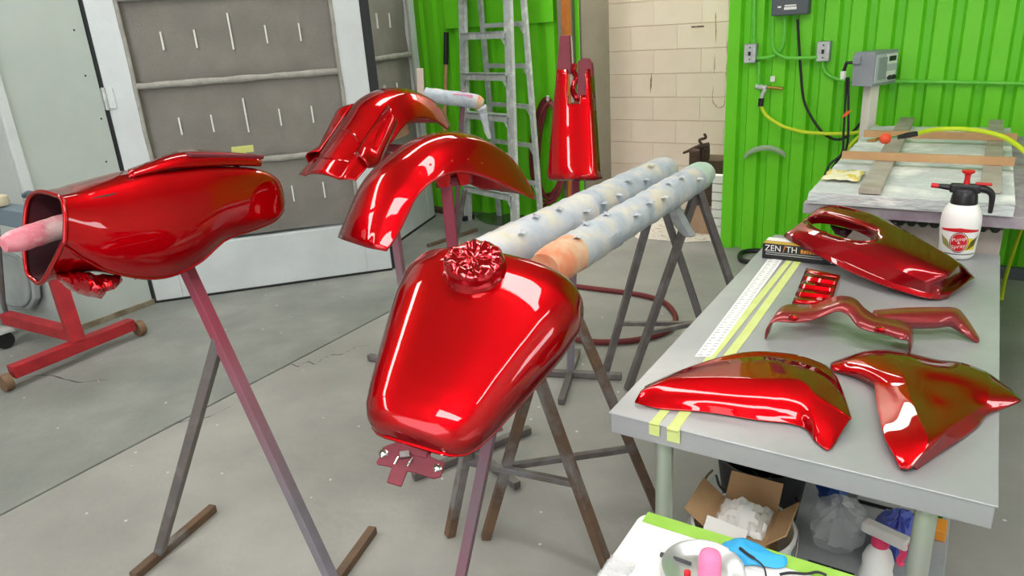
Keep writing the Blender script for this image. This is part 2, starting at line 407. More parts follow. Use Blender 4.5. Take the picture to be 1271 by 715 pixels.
# other walls (out of view, closing the room)
struct(MB().ubox(3.2, 3.3, -3.6, 7.0, 0, HC).build('wall_right', mat('far_wall_paint', (186, 186, 178), 0.7)))
wn = sroot('glow_panel_1', Q(3.19, 2.3, 1.0))  # glowing panel added for reflections on the saddlebag; the wall has no window
MB().ubox(3.17, 3.199, 2.1, 2.98, 1.05, 1.75).build('glow_panel_frame', BOOTHFRAME, wn, bevel=.004)
for v0w in (2.14, 2.56): MB().ubox(3.160, 3.1695, v0w, v0w+0.38, 1.10, 1.70).build('glow_pane', emission('glow_white', (0.95, 0.98, 1.0), 9.0), wn)
wf = sroot('wall_front', Q(0, -3.5, 0))
fm = MATS['far_wall_paint']
MB().ubox(-6.1, -2.4, -3.6, -3.5, 0, HC).build('wall_panel', fm, wf)
MB().ubox(0.8, 3.2, -3.6, -3.5, 0, HC).build('wall_panel', fm, wf)
MB().ubox(-2.4, 0.8, -3.6, -3.5, 2.9, HC).build('wall_panel', fm, wf)
# spray booth side wall
MATS.get('far_wall_paint')
UBW = -4.44; VBW = 1.90         # booth front face and its corner
bl = sroot('wall_booth_front', Q(UBW, 2.2, 0))
MB().ubox(UBW-0.05, UBW, VBW, 2.456, 0.0, HC).build('wall_panel', BOOTH, bl, bevel=0.004)
MB().ubox(UBW-0.002, UBW+0.02, VBW-0.012, VBW+0.04, 0.0, HC).build('corner_post', BOOTHFRAME, bl, bevel=0.004)
for z in (0.2, 0.45, 0.7, 0.95, 1.2, 1.45, 1.7, 1.95):
    MB().lathe(Q(UBW-0.001, 2.40-0.02*math.sin(z*9), z), [(0.006, 0), (0.006, 0.002), (0.004, 0.004)], 8, U).build('screw', DARKGAP, bl)
MB().ubox(UBW-0.06, UBW+0.004, 2.460, 2.474, 0, HC).build('door_seal', DARKGAP, bl)
bs = sroot('wall_booth_side', Q(-5.2, VBW, 0))
uu = UBW-0.052
for k in range(2):
    MB().ubox(uu-0.75, uu-0.004, VBW, VBW+0.05, 0.0, HC).build('wall_panel', BOOTH, bs, bevel=0.004)
    uu -= 0.75
struct(MB().ubox(-6.1, -6.0, -3.6, VBW, 0, HC).build('wall_left', MATS['far_wall_paint']))
struct(MB().ubox(UBW, UBW+0.014, VBW+0.04, 2.46, 0, 0.035).build('baseboard_left', mat('grimy_sill', (150, 142, 126), 0.8, c2=(110, 96, 78), scale=9)))
# inside of the booth, its shade put into the wall's dark grey
struct(MB().ubox(-6.0, -5.95, 2.0, 5.3, 0, HC).build('wall_booth_inside', mat('booth_inside_shade', (96, 100, 100), 0.8)))

# booth doors ------------------------------------------------------
def booth_door(name, A, B, rails, lo, cells_slits, H=2.75, st=0.17, hinge=None, gap_strip=False):
    A = Vector((A.x, A.y, 0)); B = Vector((B.x, B.y, 0)); L = (B-A).length; d = (B-A)/L; n = Vector((d.y, -d.x, 0))
    root = sroot(name, A)
    def D(a, z, o): return A+d*a+Z*z+n*o
    def bx(a0, a1, z0, z1, o0, o1): return MB().box(D((a0+a1)/2, (z0+z1)/2, (o0+o1)/2), d*((a1-a0)/2), n*((o1-o0)/2), Z*((z1-z0)/2))
    zb = rails[0]-0.02
    bx(0.004, st, 0.012, H, -0.06, 0).build('stile', BOOTHFRAME, root, bevel=0.004)
    bx(L-st, L, 0.012, H, -0.06, 0).build('stile', BOOTHFRAME, root, bevel=0.004)
    bx(st, L-st, 0.012, zb, -0.06, -0.002).build('kick_panel', BOOTHFRAME, root, bevel=0.004)
    bx(st, L-st, H-0.15, H, -0.06, -0.001).build('top_rail', BOOTHFRAME, root, bevel=0.004)
    bx(0.004, L, 0.0, 0.014, -0.05, 0.006).build('floor_sweep', BLACK, root)
    bx(L+0.001, L+0.06 if gap_strip else L+0.012, 0.012, H, -0.065, -0.01).build('edge_seal_gap', DARKGAP, root, bevel=0.003)  # the wide strip paints the shaded gap between the two doors
    for z in rails[1:]:
        R = []
        for i in range(25):
            a = st-0.006+(L-2*st+0.012)*i/24
            w = 0.022+0.006*noise.noise(Vector((a*7, z*5, 1)))
            zz = z+0.006*noise.noise(Vector((a*5, z*3, 4)))
            R.append([D(a, zz+w*math.sin(t)*0.9, -0.006+0.014*math.cos(t)) for t in [2*math.pi*k/10 for k in range(10)]])
        MB().rings(R).build('filter_rail', FILTRAIL, root, smooth=True, ang=60)
    # perished edging down the stiles
    for a in (st+0.004, L-st-0.004):
        R = [[D(a+0.012*math.cos(t)+0.006*noise.noise(Vector((i*.4, a*9, 0))), zb+(H-0.15-zb)*i/40, 0.002+0.008*math.sin(t)) for t in [2*math.pi*k/8 for k in range(8)]] for i in range(41)]
        MB().rings(R).build('filter_edging', FILTRAIL, root, smooth=True, ang=60)
    zs = rails+[H-0.15]
    for ci in range(len(zs)-1):
        z0, z1 = zs[ci], zs[ci+1]
        rows = []
        for i in range(13):
            z = z0+(z1-z0)*i/12; row = []
            for j in range(25):
                a = st+(L-2*st)*j/24
                pil = (math.sin(math.pi*i/12)*math.sin(math.pi*j/24))**0.5
                row.append(D(a, z, -0.035+0.018*pil+0.01*noise.noise(Vector((a*6, z*6, ci)))))
            rows.append(row)
        pad = MB().grid(rows).build('filter_pad', FILTER, root, smooth=True, ang=80, recalc=False)
        for k, a in enumerate(cells_slits):
            big = len(cells_slits) > 3 and k == 2
            zc = z0+(z1-z0)*(0.56 if big else 0.50); h = 0.21 if big else 0.105
            bx(a-0.0045, a+0.0045, zc-h/2, zc+h/2, -0.03, -0.008).build('support_wire', WHITEWIRE, pad)
    if hinge:
        for z in hinge:
            h = bx(-0.03, 0.05, z-0.06, z+0.06, 0.0, 0.008).build('hinge', BOOTHFRAME, root, bevel=0.002)
            MB().tube([D(0.0, z-0.065, 0.01), D(0.0, z+0.065, 0.01)], 0.011, 10).build('hinge_pin', ALU, h)
    return root
booth_door('door_1', Vector((-2.345, 4.509, 0)), Vector((-0.835, 4.879, 0)), [0.375, 0.858, 1.365, 1.86, 2.35], 0, [0.375, 0.563, 0.768, 0.972, 1.173], hinge=(1.31, 2.3, 0.3), gap_strip=True)
b1 = py(452, 68, 5.4); b2 = py(519, 60, 6.35)
booth_door('door_2', b1, b2, [0.40, 0.90, 1.40, 1.92, 2.40], 0, [0.30, 0.52], st=0.14)

# ------------------------------------------------------------------ ceiling lights
LIGHT_LABELS = ['white batten light over the spray booth corner', 'white batten light nearest the far end of the booth side', 'white batten light crossing above the fuel tank',
                'broad square-ended ceiling panel light beside the bay door', 'thin batten light by the added glow panel', 'batten light above the open booth doors', 'batten light in the passage before the block wall']
for (u, v, ax, hw_), lbl_ in zip(LIGHTS, LIGHT_LABELS):
    g = thing('ceiling_light', lbl_, 'light', Q(u, v, HC-0.02), 'ceiling lights of the shop')
    d = U if ax == 'u' else V; w = V if ax == 'u' else U
    c = Q(u, v, HC)
    MB().box(c-Z*0.035, d*1.25, w*(hw_+.02), Z*0.033).build('housing', WHITEPL, g, bevel=0.005)
    MB().box(c-Z*0.085, d*1.2, w*hw_, Z*0.016).build('diffuser', TUBE, g, bevel=0.008)
    for e in (-1, 1):
        MB().box(c-Z*0.085+d*1.222*e, d*0.02, w*(hw_+.005), Z*0.02).build('end_cap', WHITEPL, g, bevel=0.003)

# ================================================================== RED PAINTED PARTS AND THEIR STANDS
from mathutils.bvhtree import BVHTree
def bvh(mb): return BVHTree.FromPolygons([tuple(p) for p in mb.v], mb.f)
def hit(tree, x, y, off=0.0):
    d = ray(x, y).normalized(); loc, nrm, i, dist = tree.ray_cast(CAM, d)
    if loc is None: return None, None
    if nrm.dot(d) > 0: nrm = -nrm
    return loc+nrm*off, nrm
def itp(T, ys, t):
    for i in range(len(T)-1):
        if t <= T[i+1]:
            a = (t-T[i])/(T[i+1]-T[i])
            y0 = ys[max(i-1, 0)]; y1 = ys[i]; y2 = ys[i+1]; y3 = ys[min(i+2, len(ys)-1)]
            return y1+(y2-y1)*a
    return ys[-1]

# ---- fuel tank
TL, TW, TH, TB = 0.507, 0.453, 0.13, 0.10
TS = [0, .012, .04, .09, .18, .32, .48, .65, .80, .90, .96, .99, 1]
THW = [.30, .40, .50, .575, .645, .735, .84, .945, 1.0, .965, .865, .68, .45]
THT = [.14, .30, .43, .53, .63, .75, .86, .96, 1.0, .94, .78, .55, .30]
THB = [.14, .30, .46, .58, .70, .82, .92, 1.0, 1.0, .93, .76, .5, .3]
from math import cos, sin, pi
TM = Matrix.Translation((-0.1174, 1.4705, 0.9014)) @ (Matrix.Rotation(-0.4491, 4, 'Z') @ Matrix.Rotation(0.3805, 4, 'X') @ Matrix.Rotation(0.1389, 4, 'Y'))
def spw(x, p): return math.copysign(abs(x)**p, x)
def tank_ring(s, grow=0.0, n=56):
    w = itp(TS, THW, s)*TW/2+grow; t = itp(TS, THT, s)*TH+grow; b = itp(TS, THB, s)*TB+grow
    out = []
    for k in range(n):
        a = 2*pi*k/n; c, si = cos(a), sin(a)
        z = abs(si)**0.85*t if si >= 0 else -abs(si)**0.9*b
        out.append(TM @ Vector((spw(c, .72)*w, (s-.5)*TL, z)))
    return out
tank = thing('fuel_tank', 'glossy candy red teardrop fuel tank with crumpled film over its filler', 'fuel tank', TM @ Vector((0, 0, -TB)))
sts = [TS[0]]
for i in range(len(TS)-1):
    m = 2 if i in (0, 1, 2, 9, 10, 11) else 4
    sts += [TS[i]+(TS[i+1]-TS[i])*(k+1)/m for k in range(m)]
tmb = MB().rings([tank_ring(s) for s in sts])
tmb.build('shell', CANDY, tank, smooth=True, ang=75, sub=1)
# pinch seam along the belly
seam = [TM @ Vector((itp(TS, THW, s)*TW/2*0.93*sg, (s-.5)*TL, -itp(TS, THB, s)*TB*0.42)) for sg, ss in ((-1, sts), (1, sts[::-1])) for s in ss]
MB().tube(seam+[seam[0]], 0.004, 6).build('seam', CANDY, tank, smooth=True)
ttree = bvh(tmb)
cl, cn = hit(ttree, 590, 334)
cn = (TM.to_3x3() @ Vector((0, 0.05, 1))).normalized()
cx = cn.cross(Vector((0, 1, 0))).normalized(); cy = cn.cross(cx)
rad = 0.068
R = []
for k, (rr, hh) in enumerate([(1.12, -.016), (1.06, -.004), (1.0, .006), (1.0, .013), (1.0, .022), (.97, .030), (.88, .034), (.72, .036), (.55, .035), (.38, .036), (.2, .035), (.02, .035)]):
    ring = []
    for j in range(60):
        a = 2*pi*j/60
        nz = noise.noise(Vector((cos(a)*3.2*rr, sin(a)*3.2*rr, k*0.35)))*0.004+(abs(noise.noise(Vector((cos(a)*4*rr, sin(a)*9*rr, 5+k*.1))))-.25)*0.012
        ring.append(cl+(cx*cos(a)+cy*sin(a))*rad*rr*(1+nz*4*(0.5 if rr < 1 else 1))+cn*(hh+nz*(1.2 if k > 2 else 0.4)))
    R.append(ring)
o = MB().rings(R, True, False, True).build('cap_cover', FOIL, tank, smooth=True, ang=38)
o['label'] = 'crumpled red film over the filler cap'
# rear mounting bracket
trear = TM @ Vector((0, -TL/2-0.004, -0.012))
bn = Vector((0.05, -0.62, 0.78)).normalized()
pl = [(493.5, 548), (475, 554.6), (471, 566.5), (466.4, 574), (469, 576.6), (486, 579.7), (479.6, 598.6), (498, 604), (505.4, 584.8), (515.5, 586.7), (538, 594), (547, 592), (552.6, 574), (534.4, 566.5), (533, 556)]
bk = MB().prism([ppl(x, y, trear, bn) for x, y in pl], -bn*0.006).build('mounting_bracket', DARKRED, tank, bevel=0.002)
bk['label'] = 'matte dark red bracket with two bolts'
MB().bar(ppl(497, 553, trear, bn)-bn*.012, ppl(533, 561, trear, bn)-bn*.012, 0.03, 0.03, bn).build('bracket_web', DARKRED, tank, bevel=0.004)
for x, y in ((476, 563), (543, 581)):
    p = ppl(x, y, trear, bn)
    MB().lathe(p, [(.009, 0), (.009, .002), (.0065, .003), (.0065, .008), (.003, .009)], 10, bn).build('bolt', CHROME, bk, smooth=True)
p = ppl(503, 565.5, trear, bn)
MB().bar(p+bn*.004, p+bn*.012, 0.02, 0.013).build('spring_clip', STEEL, bk, bevel=0.001)
p0, p1 = ppl(490, 577, trear, bn), ppl(495, 568, trear, bn)
MB().tube([p0+bn*.004, p1+bn*.006], 0.002, 6).build('clip_rod', CHROME, bk)
p0, p1 = ppl(506, 580, trear, bn), ppl(512, 569, trear, bn)
MB().tube([p0+bn*.004, p1+bn*.006], 0.002, 6).build('clip_rod', CHROME, bk)

# ---- tank stand
tfoot = pz(556, 795, 0.02); ttop = py(610, 530, 1.46); ttop.z = min(ttop.z, 0.79)
ts = thing('tank_stand', 'pink oversprayed steel prop holding up the red fuel tank', 'stand', Vector((tfoot.x, tfoot.y, 0)))
MB().bar(tfoot, ttop, 0.026).build('leg', PINKSTEEL, ts, bevel=0.002)
MB().bar(Vector((tfoot.x, tfoot.y, 0.013))-V*0.3, Vector((tfoot.x, tfoot.y, 0.013))+V*0.12, 0.026).build('foot_bar', STEEL, ts, bevel=0.002)
MB().bar(ttop-Z*0.02, TM @ Vector((0, 0.02, -TB*1.03)), 0.05, 0.03).build('saddle', PINKSTEEL, ts, bevel=0.003)

# ---- fenders
def fender(root, nR, nL, z, rim, sh, fr, crown, bulge, N=44, mt=CANDY, name='shell'):
    a = pz(*nR, z); b = pz(*nL, z); w = (a-b); wd = w.length; w /= wd; t = Vector((-w.y, w.x, 0))
    R = resample(cr([ppl(x, y, a, w) for x, y in rim], 6), N)
    s = a-w*wd*(1-fr)/2
    S = resample(cr([ppl(x, y, s, w) for x, y in sh], 6), N)
    rows = []
    for i in range(N):
        tg = (S[min(i+1, N-1)]-S[max(i-1, 0)]).normalized(); nn = w.cross(tg)
        if nn.z < 0 and i > N*0.25 and i < N*0.75: nn = -nn
        if i == 0: sgn = 1
        # outward normal: away from the chord middle
        mid = (S[0]+S[-1])/2-Z*0.05
        if nn.dot(S[i]-mid) < 0: nn = -nn
        r, q = R[i], S[i]
        k = fr*wd; lim = min(1.0, (N-1-i)/6.0+0.25)
        right = [r, r.lerp(q, .35)+w*bulge*.9+nn*bulge*.3, r.lerp(q, .7)+w*bulge*.8+nn*bulge*.7, q, q-w*k*.12+nn*crown*.42*lim, q-w*k*.3+nn*crown*.85*lim, q-w*k*.5+nn*crown*lim]
        def mir(p):
            d = (p-a).dot(w); return p-w*(2*(d+wd/2))
        left = [mir(p) for p in right[:-1]]
        rows.append(cr(left+right[::-1], 3))
    mb = MB().grid(rows)
    mb.build(name, mt, root, smooth=True, ang=70, solid=0.005, soff=-1 if False else 0, recalc=False)
    return mb, a, w, t, wd, rows
ffs = thing('fender_stand', 'steel mast stand with a cross base under the smooth red front fender', 'stand', Vector((-0.187, 2.454, 0)))
ff = thing('front_fender', 'smooth rounded candy red front fender raised on a mast', 'fender', pz(545, 235, 1.05))
FRIM = [(480, 312), (493.5, 293), (505, 270), (516, 247.5), (527.5, 234), (539, 225), (561.5, 215.4), (584, 215.4), (614, 225), (637, 236), (663.5, 247.5)]
FSH = [(457, 308), (466, 280), (478, 251), (488, 233), (501, 217), (514, 205), (527.5, 194.6), (540, 186), (554, 179.5), (570, 175), (586, 174), (602, 177.5), (618, 185), (637, 200), (652, 222), (662, 245)]
fmb, fa, fw_, ft, fwd, frows = fender(ff, (481, 312), (423.7, 293), 0.98, FRIM, FSH, 0.62, 0.020, 0.006)
ftree = bvh(fmb)
for q in ((521.9, 216), (534, 205), (561.5, 200), (581, 198), (598.5, 203)):
    p, n = hit(ftree, *q)
    if p: MB().lathe(p, [(.0045, 0), (.004, .003), (.001, .004)], 8, n).build('rivet', CANDY, ff, smooth=True)
for poly in ([(540, 221), (560, 216), (558, 231), (548, 234)], [(567, 214.5), (585, 214.5), (582, 229), (573, 231)]):
    P = [ppl(x, y, fa-fw_*0.01, fw_) for x, y in poly]
    MB().prism(P, -fw_*0.012).build('mounting_tab', CANDY, ff, bevel=0.002)
m0 = Vector((-0.187, 2.454, 0.02)); mt = ppl(553, 222, fa-fw_*0.06, fw_)
MB().bar(m0, Vector((mt.x, mt.y, mt.z-0.01)), 0.036).build('mast', OVERSPRAY, ffs, bevel=0.003)
MB().bar(mt-ft*0.03-Z*0.01, ppl(577, 222, fa-fw_*0.06, fw_)+ft*0.02, 0.03).build('cross_head', OVERSPRAY, ffs, bevel=0.003)
def cross_base(root, c, d1, l1, l1b, d2, l2, l2b, m=STEEL, w=0.03):
    d1 = d1.normalized(); d2 = d2.normalized()
    MB().bar(Vector((c.x, c.y, 0.018))-d1*l1, Vector((c.x, c.y, 0.018))+d1*l1b, w, 0.03).build('foot_bar', m, root, bevel=0.003)
    MB().bar(Vector((c.x, c.y, 0.018))-d2*l2, Vector((c.x, c.y, 0.018))-d2*0.016, w, 0.028).build('foot_bar', m, root, bevel=0.003)
    MB().bar(Vector((c.x, c.y, 0.018))+d2*0.016, Vector((c.x, c.y, 0.018))+d2*l2b, w, 0.028).build('foot_bar', m, root, bevel=0.003)
cross_base(ffs, m0, Vector((.45, .28, 0)), .27, .26, Vector((.16, -.243, 0)), .2, .29)

rf = thing('rear_fender', 'candy red rear fender with side filler panels and a plate recess', 'fender', pz(460, 170, 1.05))
RRIM = [(442, 224), (455, 209), (467, 198), (478, 187), (487, 176), (496, 163), (506, 153), (518, 147), (536, 149), (556, 161)]
RSH = [(421, 223), (434.4, 201.6), (446, 184), (458, 166), (469.7, 148.8), (481.4, 131), (497, 119.5), (516.7, 117), (536, 124.5), (550, 138), (557, 154)]
rmb, ra, rw, rt, rwd, rrows = fender(rf, (442, 224), (370.8, 217), 1.03, RRIM, RSH, 0.60, 0.026, 0.006)
rtree = bvh(rmb)
rs_ = ra-rw*rwd*(1-0.60)/2
def rmir(p): return p-rw*(2*((p-ra).dot(rw)+rwd/2))
inn = resample(cr([ppl(x, y, rs_, rw) for x, y in [(440, 192), (449, 178), (458, 165), (470, 147), (482, 130)]], 6), 24)
out_ = resample(cr([ppl(x, y, ra+rw*0.004, rw) for x, y in [(453, 201), (466, 197.5), (474, 180), (481, 165), (490, 145)]], 6), 24)
prow = []
for k in range(9):
    t = k/8; prow.append([a_.lerp(b_, t)+(Z*0.6-rt*0.4+rw*0.3)*(0.022*(1-t)*t*4*(0.4+0.6*t)+0.004) for a_, b_ in zip(inn, out_)])
dn = -Z*0.03+rt*0.012
prow.append([p+dn*0.5+rw*0.002 for p in prow[-1]]); prow.append([p+dn for p in prow[-2]])
for sgn in (1, -1):
    rows = prow if sgn > 0 else [[rmir(p) for p in r] for r in prow]
    pmb = MB().grid(rows)
    o = pmb.build('filler_panel', CANDY, rf, smooth=True, ang=40, solid=0.005, soff=0, recalc=False)
    if sgn > 0:
        ptree = bvh(pmb)
        sl = [hit(ptree, x, y, 0.003)[0] for x, y in [(463, 185), (467, 168), (476, 151), (483, 144), (484, 150), (478, 165), (470, 182)]]
        sl = [p for p in sl if p]
        if len(sl) > 4: MB().tube(cr(sl+[sl[0]], 5), 0.003, 6).build('slot_rim', CANDY, o, smooth=True)
for pts, r in (([(404, 176), (408, 168), (415, 163), (424, 161.5), (434, 164), (441, 169), (446, 177)], 0.006), ([(393, 197.5), (404, 196.5), (414, 197.5), (424, 199.5), (433, 202)], 0.005)):
    P = [hit(rtree, x, y, 0.002)[0] for x, y in pts]
    P = [p for p in P if p]
    if len(P) > 2: MB().tube(cr(P, 5), r, 8).build('recess_lip', CANDY, rf, smooth=True)
P = [hit(rtree, x, y, 0.004)[0] for x, y in [(404, 178), (420, 176), (444, 179), (432, 200), (413, 196.5), (394, 196)]]
rfs = thing('fender_stand', 'steel mast stand with a cross base under the red rear fender', 'stand', Vector((-0.506, 3.242, 0)))
tp = hit(rtree, 490, 170)[0]
m0 = Vector((-0.506, 3.242, 0.02))
MB().bar(m0, Vector((-0.53, 3.25, 1.12)), 0.036).build('mast', OVERSPRAY, rfs, bevel=0.003)
MB().bar(Vector((-0.53, 3.25, 1.10))-rw*0.15, Vector((-0.53, 3.25, 1.10))+rw*0.15, 0.03).build('cross_head', OVERSPRAY, rfs, bevel=0.003)
MB().bar(Vector((-0.53, 3.25, 1.12))-rt*0.12, Vector((-0.53, 3.25, 1.16))+rt*0.16, 0.03, 0.05).build('padding', WRAPEND, rfs, bevel=0.006)
cross_base(rfs, m0, Vector((-.264, .169, 0)), .2, .3, Vector((.55, .835, 0)), .16, .28)

# ---- console panel hanging upright
VD = 2.69
DPN = (V*-0.93+Z*0.37).normalized(); DPO = Q(0, VD, 0)+Z*pv(708, 150, VD).z
_pv = pv
def pvd(x, y, v): return ppl(x, y, DPO+V*(v-VD), DPN)
dp = thing('console_panel', 'candy red tapered console panel standing upright on a mast', 'panel', pvd(708, 224, VD))
ys = [86, 92, 100, 110, 118, 124, 128, 132, 140, 152, 166, 180, 194, 206, 215, 220, 223.5]
rows = []
for y in ys:
    t = (y-86)/(223.5-86); xl = 689.4+(676.5-689.4)*t; xr = 731.5+(740.5-731.5)*t
    row = []
    for j in range(29):
        u = j/28; x = xl+(xr-xl)*u
        p = pvd(x, y+(1.5 if t > .98 else 0)*(2*u-1)**2, VD)
        e = abs(2*u-1)
        back = 0.035*max(0, (e-0.86)/0.14)**2
        p = p-V*(0.022*(1-e*e))+V*back
        if t > 0.97: p += V*0.02*(t-0.97)/0.03
        row.append(p)
    rows.append(row)
def notch(i, j):
    yy = (ys[i]+ys[i+1])/2; t = (yy-86)/137.5; xl = 689.4-12.9*t; xr = 731.5+9*t; x = xl+(xr-xl)*(j+0.5)/28
    return (yy < 129 and 707.5 < x < 722) or (yy < 121 and x >= 707.5 and x < 728 and yy < 121)
dmb = MB().grid(rows, notch); dmb.build('face', CANDY, dp, smooth=True, ang=60, solid=0.006, soff=0, recalc=False)
DB = pvd(700, 120, VD+0.02)
def dpoly(pts, v): return [pvd(x, y, v) for x, y in pts]
o = MB().prism(dpoly([(694.7, 44), (706.5, 44), (708.5, 86), (708, 92), (690.5, 90), (690.5, 84)], VD+0.01), V*0.02).build('upper_tongue', DARKRED, dp, bevel=0.003)
o['label'] = 'matte dark red tongue'
MB().prism(dpoly([(717, 76), (722, 72.5), (730, 72.5), (734, 79), (735, 96), (731, 98), (731, 104), (734, 108), (736, 124), (722, 124), (716, 122)], VD+0.012), V*0.02).build('latch_plate', DARKRED, dp, bevel=0.003)
MB().tube(wob(cr(dpoly([(712, 80), (714, 95), (711, 108), (714, 120), (715, 128)], VD+0.02), 5), 0.01, 30), 0.012, 8).build('masking_film', FOIL, dp, smooth=True)
MB().bar(pvd(706.5, 46, VD+0.03), pvd(712, 128, VD+0.03), 0.02, 0.02).build('rear_rib', GREYWOOD, dp)
ds = thing('panel_stand', 'thin steel mast on a low cross base holding the red console panel', 'stand', Vector((0.247, 3.063, 0)))
m0 = Vector((0.247, 3.063, 0.02)); mtop = Vector((0.247, 3.063, 0)); mm = pvd(716, 150, VD+0.05)
MB().bar(m0, Vector((mm.x, mm.y, mm.z)), 0.03).build('mast', OVERSPRAY, ds, bevel=0.003)
MB().bar(pvd(698, 150, VD+0.045), pvd(732, 151, VD+0.045), 0.025).build('cross_head', OVERSPRAY, ds, bevel=0.002)
cross_base(ds, m0, Vector((.427, -.11, 0)), .22, .24, Vector((.065, .26, 0)), .27, .25)

# ---- saddlebag on the left
US, UI = -1.70, -1.885
sb = thing('saddlebag', 'large candy red saddlebag shell open at one end', 'saddlebag', pu(220, 300, -1.82))
ST = [(97, 238, 300), (113, 233, 325), (130, 228, 341), (160, 220, 351), (185, 213, 351), (205, 209, 346), (222, 207, 338), (240, 205.5, 327), (258, 204, 311), (275, 203, 299), (310, 203, 287.5), (335, 206, 278), (350, 213, 266), (358, 222, 255), (362, 233, 246)]
v0 = pu(97, 290, US).dot(V)
zring_b = ppl(60, 353, V*(v0-.06), V).z; zring_t = ppl(70, 240, V*v0, V).z
secs = []
for i, (x, yt, yb) in enumerate(ST):
    pt = pu(x, yt, US-0.03); pb = pu(x, yb, US)
    v = v0 if i == 0 else (pt.dot(V)+pb.dot(V))/2
    zt, zc = pt.z, pb.z
    if i == 0: zt = zring_t
    zb = {0: zring_b, 1: zring_b-0.002, 2: min(zring_b, zc-0.012)}.get(i, zc-0.010)
    f = 1.0 if i < 10 else [0.98, 0.9, 0.78, 0.6, 0.36][i-10]
    um = (US+UI)/2; us = um+(US-um)*f; ui = um+(UI-um)*f
    bul = 0.012*sin(pi*min(i, 11)/11)
    h = zt-zc
    ctrl = [(us-.050*f, zt-0.002), (us-.014*f, zt-h*.10), (us+bul, zt-h*.42), (us+bul*1.2, zc+h*.2), (us-.002*f, zc+h*.05), (us-.014*f, zc-.002), (us-.045*f, zc*.6+zb*.4-0.002), (us-.10*f, zb), (ui+.05*f, zb), (ui+.012, zb+(zt-zb)*.10), (ui, zb+(zt-zb)*.5), (ui+.014, zt-(zt-zb)*.12), (ui+.06*f, zt)]
    P = [Vector((a, b, 0)) for a, b in ctrl]; n = len(P); ring = []
    for k in range(n):
        a, b, c, d = P[k-1], P[k], P[(k+1) % n], P[(k+2) % n]
        for q in range(4):
            t = q/4; ring.append(0.5*((2*b)+(c-a)*t+(2*a-5*b+4*c-d)*t*t+(3*b-a-3*c+d)*t*t*t))
    secs.append((v, ring))
Rg = []
for i in range(len(secs)-1):
    for q in range(3):
        t = q/3.0
        i0, i3 = max(i-1, 0), min(i+2, len(secs)-1)
        def c4(a, b, c, d): return 0.5*((2*b)+(c-a)*t+(2*a-5*b+4*c-d)*t*t+(3*b-a-3*c+d)*t*t*t)
        vv_ = c4(secs[i0][0], secs[i][0], secs[i+1][0], secs[i3][0])
        Rg.append([Q(c4(secs[i0][1][k].x, secs[i][1][k].x, secs[i+1][1][k].x, secs[i3][1][k].x), vv_, c4(secs[i0][1][k].y, secs[i][1][k].y, secs[i+1][1][k].y, secs[i3][1][k].y)) for k in range(len(secs[0][1]))])
Rg.append([Q(p.x, secs[-1][0], p.y) for p in secs[-1][1]])
cN = sum(Rg[-1], Vector())/len(Rg[-1])
Rg.append([cN+(p-cN)*0.55+V*0.008 for p in Rg[-1]])
for i_, kk in enumerate((1.0, .86, .72, .58, .45, .33, .22, .12, .05)):
    zt_ = max(p.z for p in Rg[i_]); hh_ = zt_-min(p.z for p in Rg[i_])
    Rg[i_] = [p-V*(0.06*kk*(zt_-p.z)/hh_) for p in Rg[i_]]
smb = MB().rings(Rg, True, False, True)
smb.build('shell', CANDY, sb, smooth=True, ang=60)
crease = [r_[20]+U*.001 for r_ in Rg[:38]]
MB().tube(crease, .0045, 8).build('highlight_bead', CANDY, sb, smooth=True)  # bead added so the crease catches a highlight line
c0 = sum(Rg[0], Vector())/len(Rg[0])
inner = [[c0+(p-c0)*k+V*dv for p in Rg[0]] for k, dv in ((0.965, 0.0), (0.955, 0.01), (0.92, 0.25), (0.7, 0.5))]
o = MB().rings(inner, True, False, True).build('liner', mat('dark_bag_inside', (58, 40, 44), 0.6, c2=(80, 30, 38), scale=6), sb, smooth=True)
rim = [c0+(p-c0)*0.985-V*0.002 for p in Rg[0]]
MB().tube(rim+[rim[0], rim[1]], 0.006, 8, False).build('rim', CANDY, sb, smooth=True, ang=80)
# raised top flange with tape
tu = US-0.12
up = [pu(x, y, tu) for x, y in [(162, 217), (185, 205), (205, 195), (230, 188), (275, 189), (322, 194)]]
lo = [pu(x, y, tu+0.09) for x, y in [(160, 220), (190, 213), (215, 208), (245, 206), (290, 204), (325, 205)]]
rows = [resample(cr(up, 4), 24), [a.lerp(b, .5)+Z*.012 for a, b in zip(resample(cr(up, 4), 24), resample(cr(lo, 4), 24))], resample(cr(lo, 4), 24)]
MB().grid(rows).build('top_flange', CANDY, sb, smooth=True, solid=0.01, soff=0)
g0 = pu(288, 187, tu-0.03); g1 = pu(314, 184, tu-0.03)
MB().bar(g0, g1, 0.004, 0.02).build('tape_strip', TAPE, sb)
MB().bar(pu(230, 197, tu+.045)+Z*.01, pu(322, 199, tu+.045)+Z*.01, 0.05, 0.012).build('hinge_ledge', DARKRED, sb, bevel=0.004)
# crumpled film under the mouth
fb = [pu(x, y, US-0.05-0.02*(k % 2)) for k, (x, y) in enumerate([(74, 345), (87, 350), (101, 353), (116, 354), (130, 351), (148, 345)])]
R = []
for i, p in enumerate(cr(fb, 4)):
    rr = 0.025*sin(pi*(i+1)/22)+0.004
    R.append([p+(U*cos(a)*1.8+Z*sin(a))*rr*(1+.5*noise.noise(Vector((i*.7, cos(a)*2, sin(a)*2)))) for a in [2*pi*k/12 for k in range(12)]])
MB().rings(R).build('masking_film', FOIL, sb, smooth=True, ang=25)

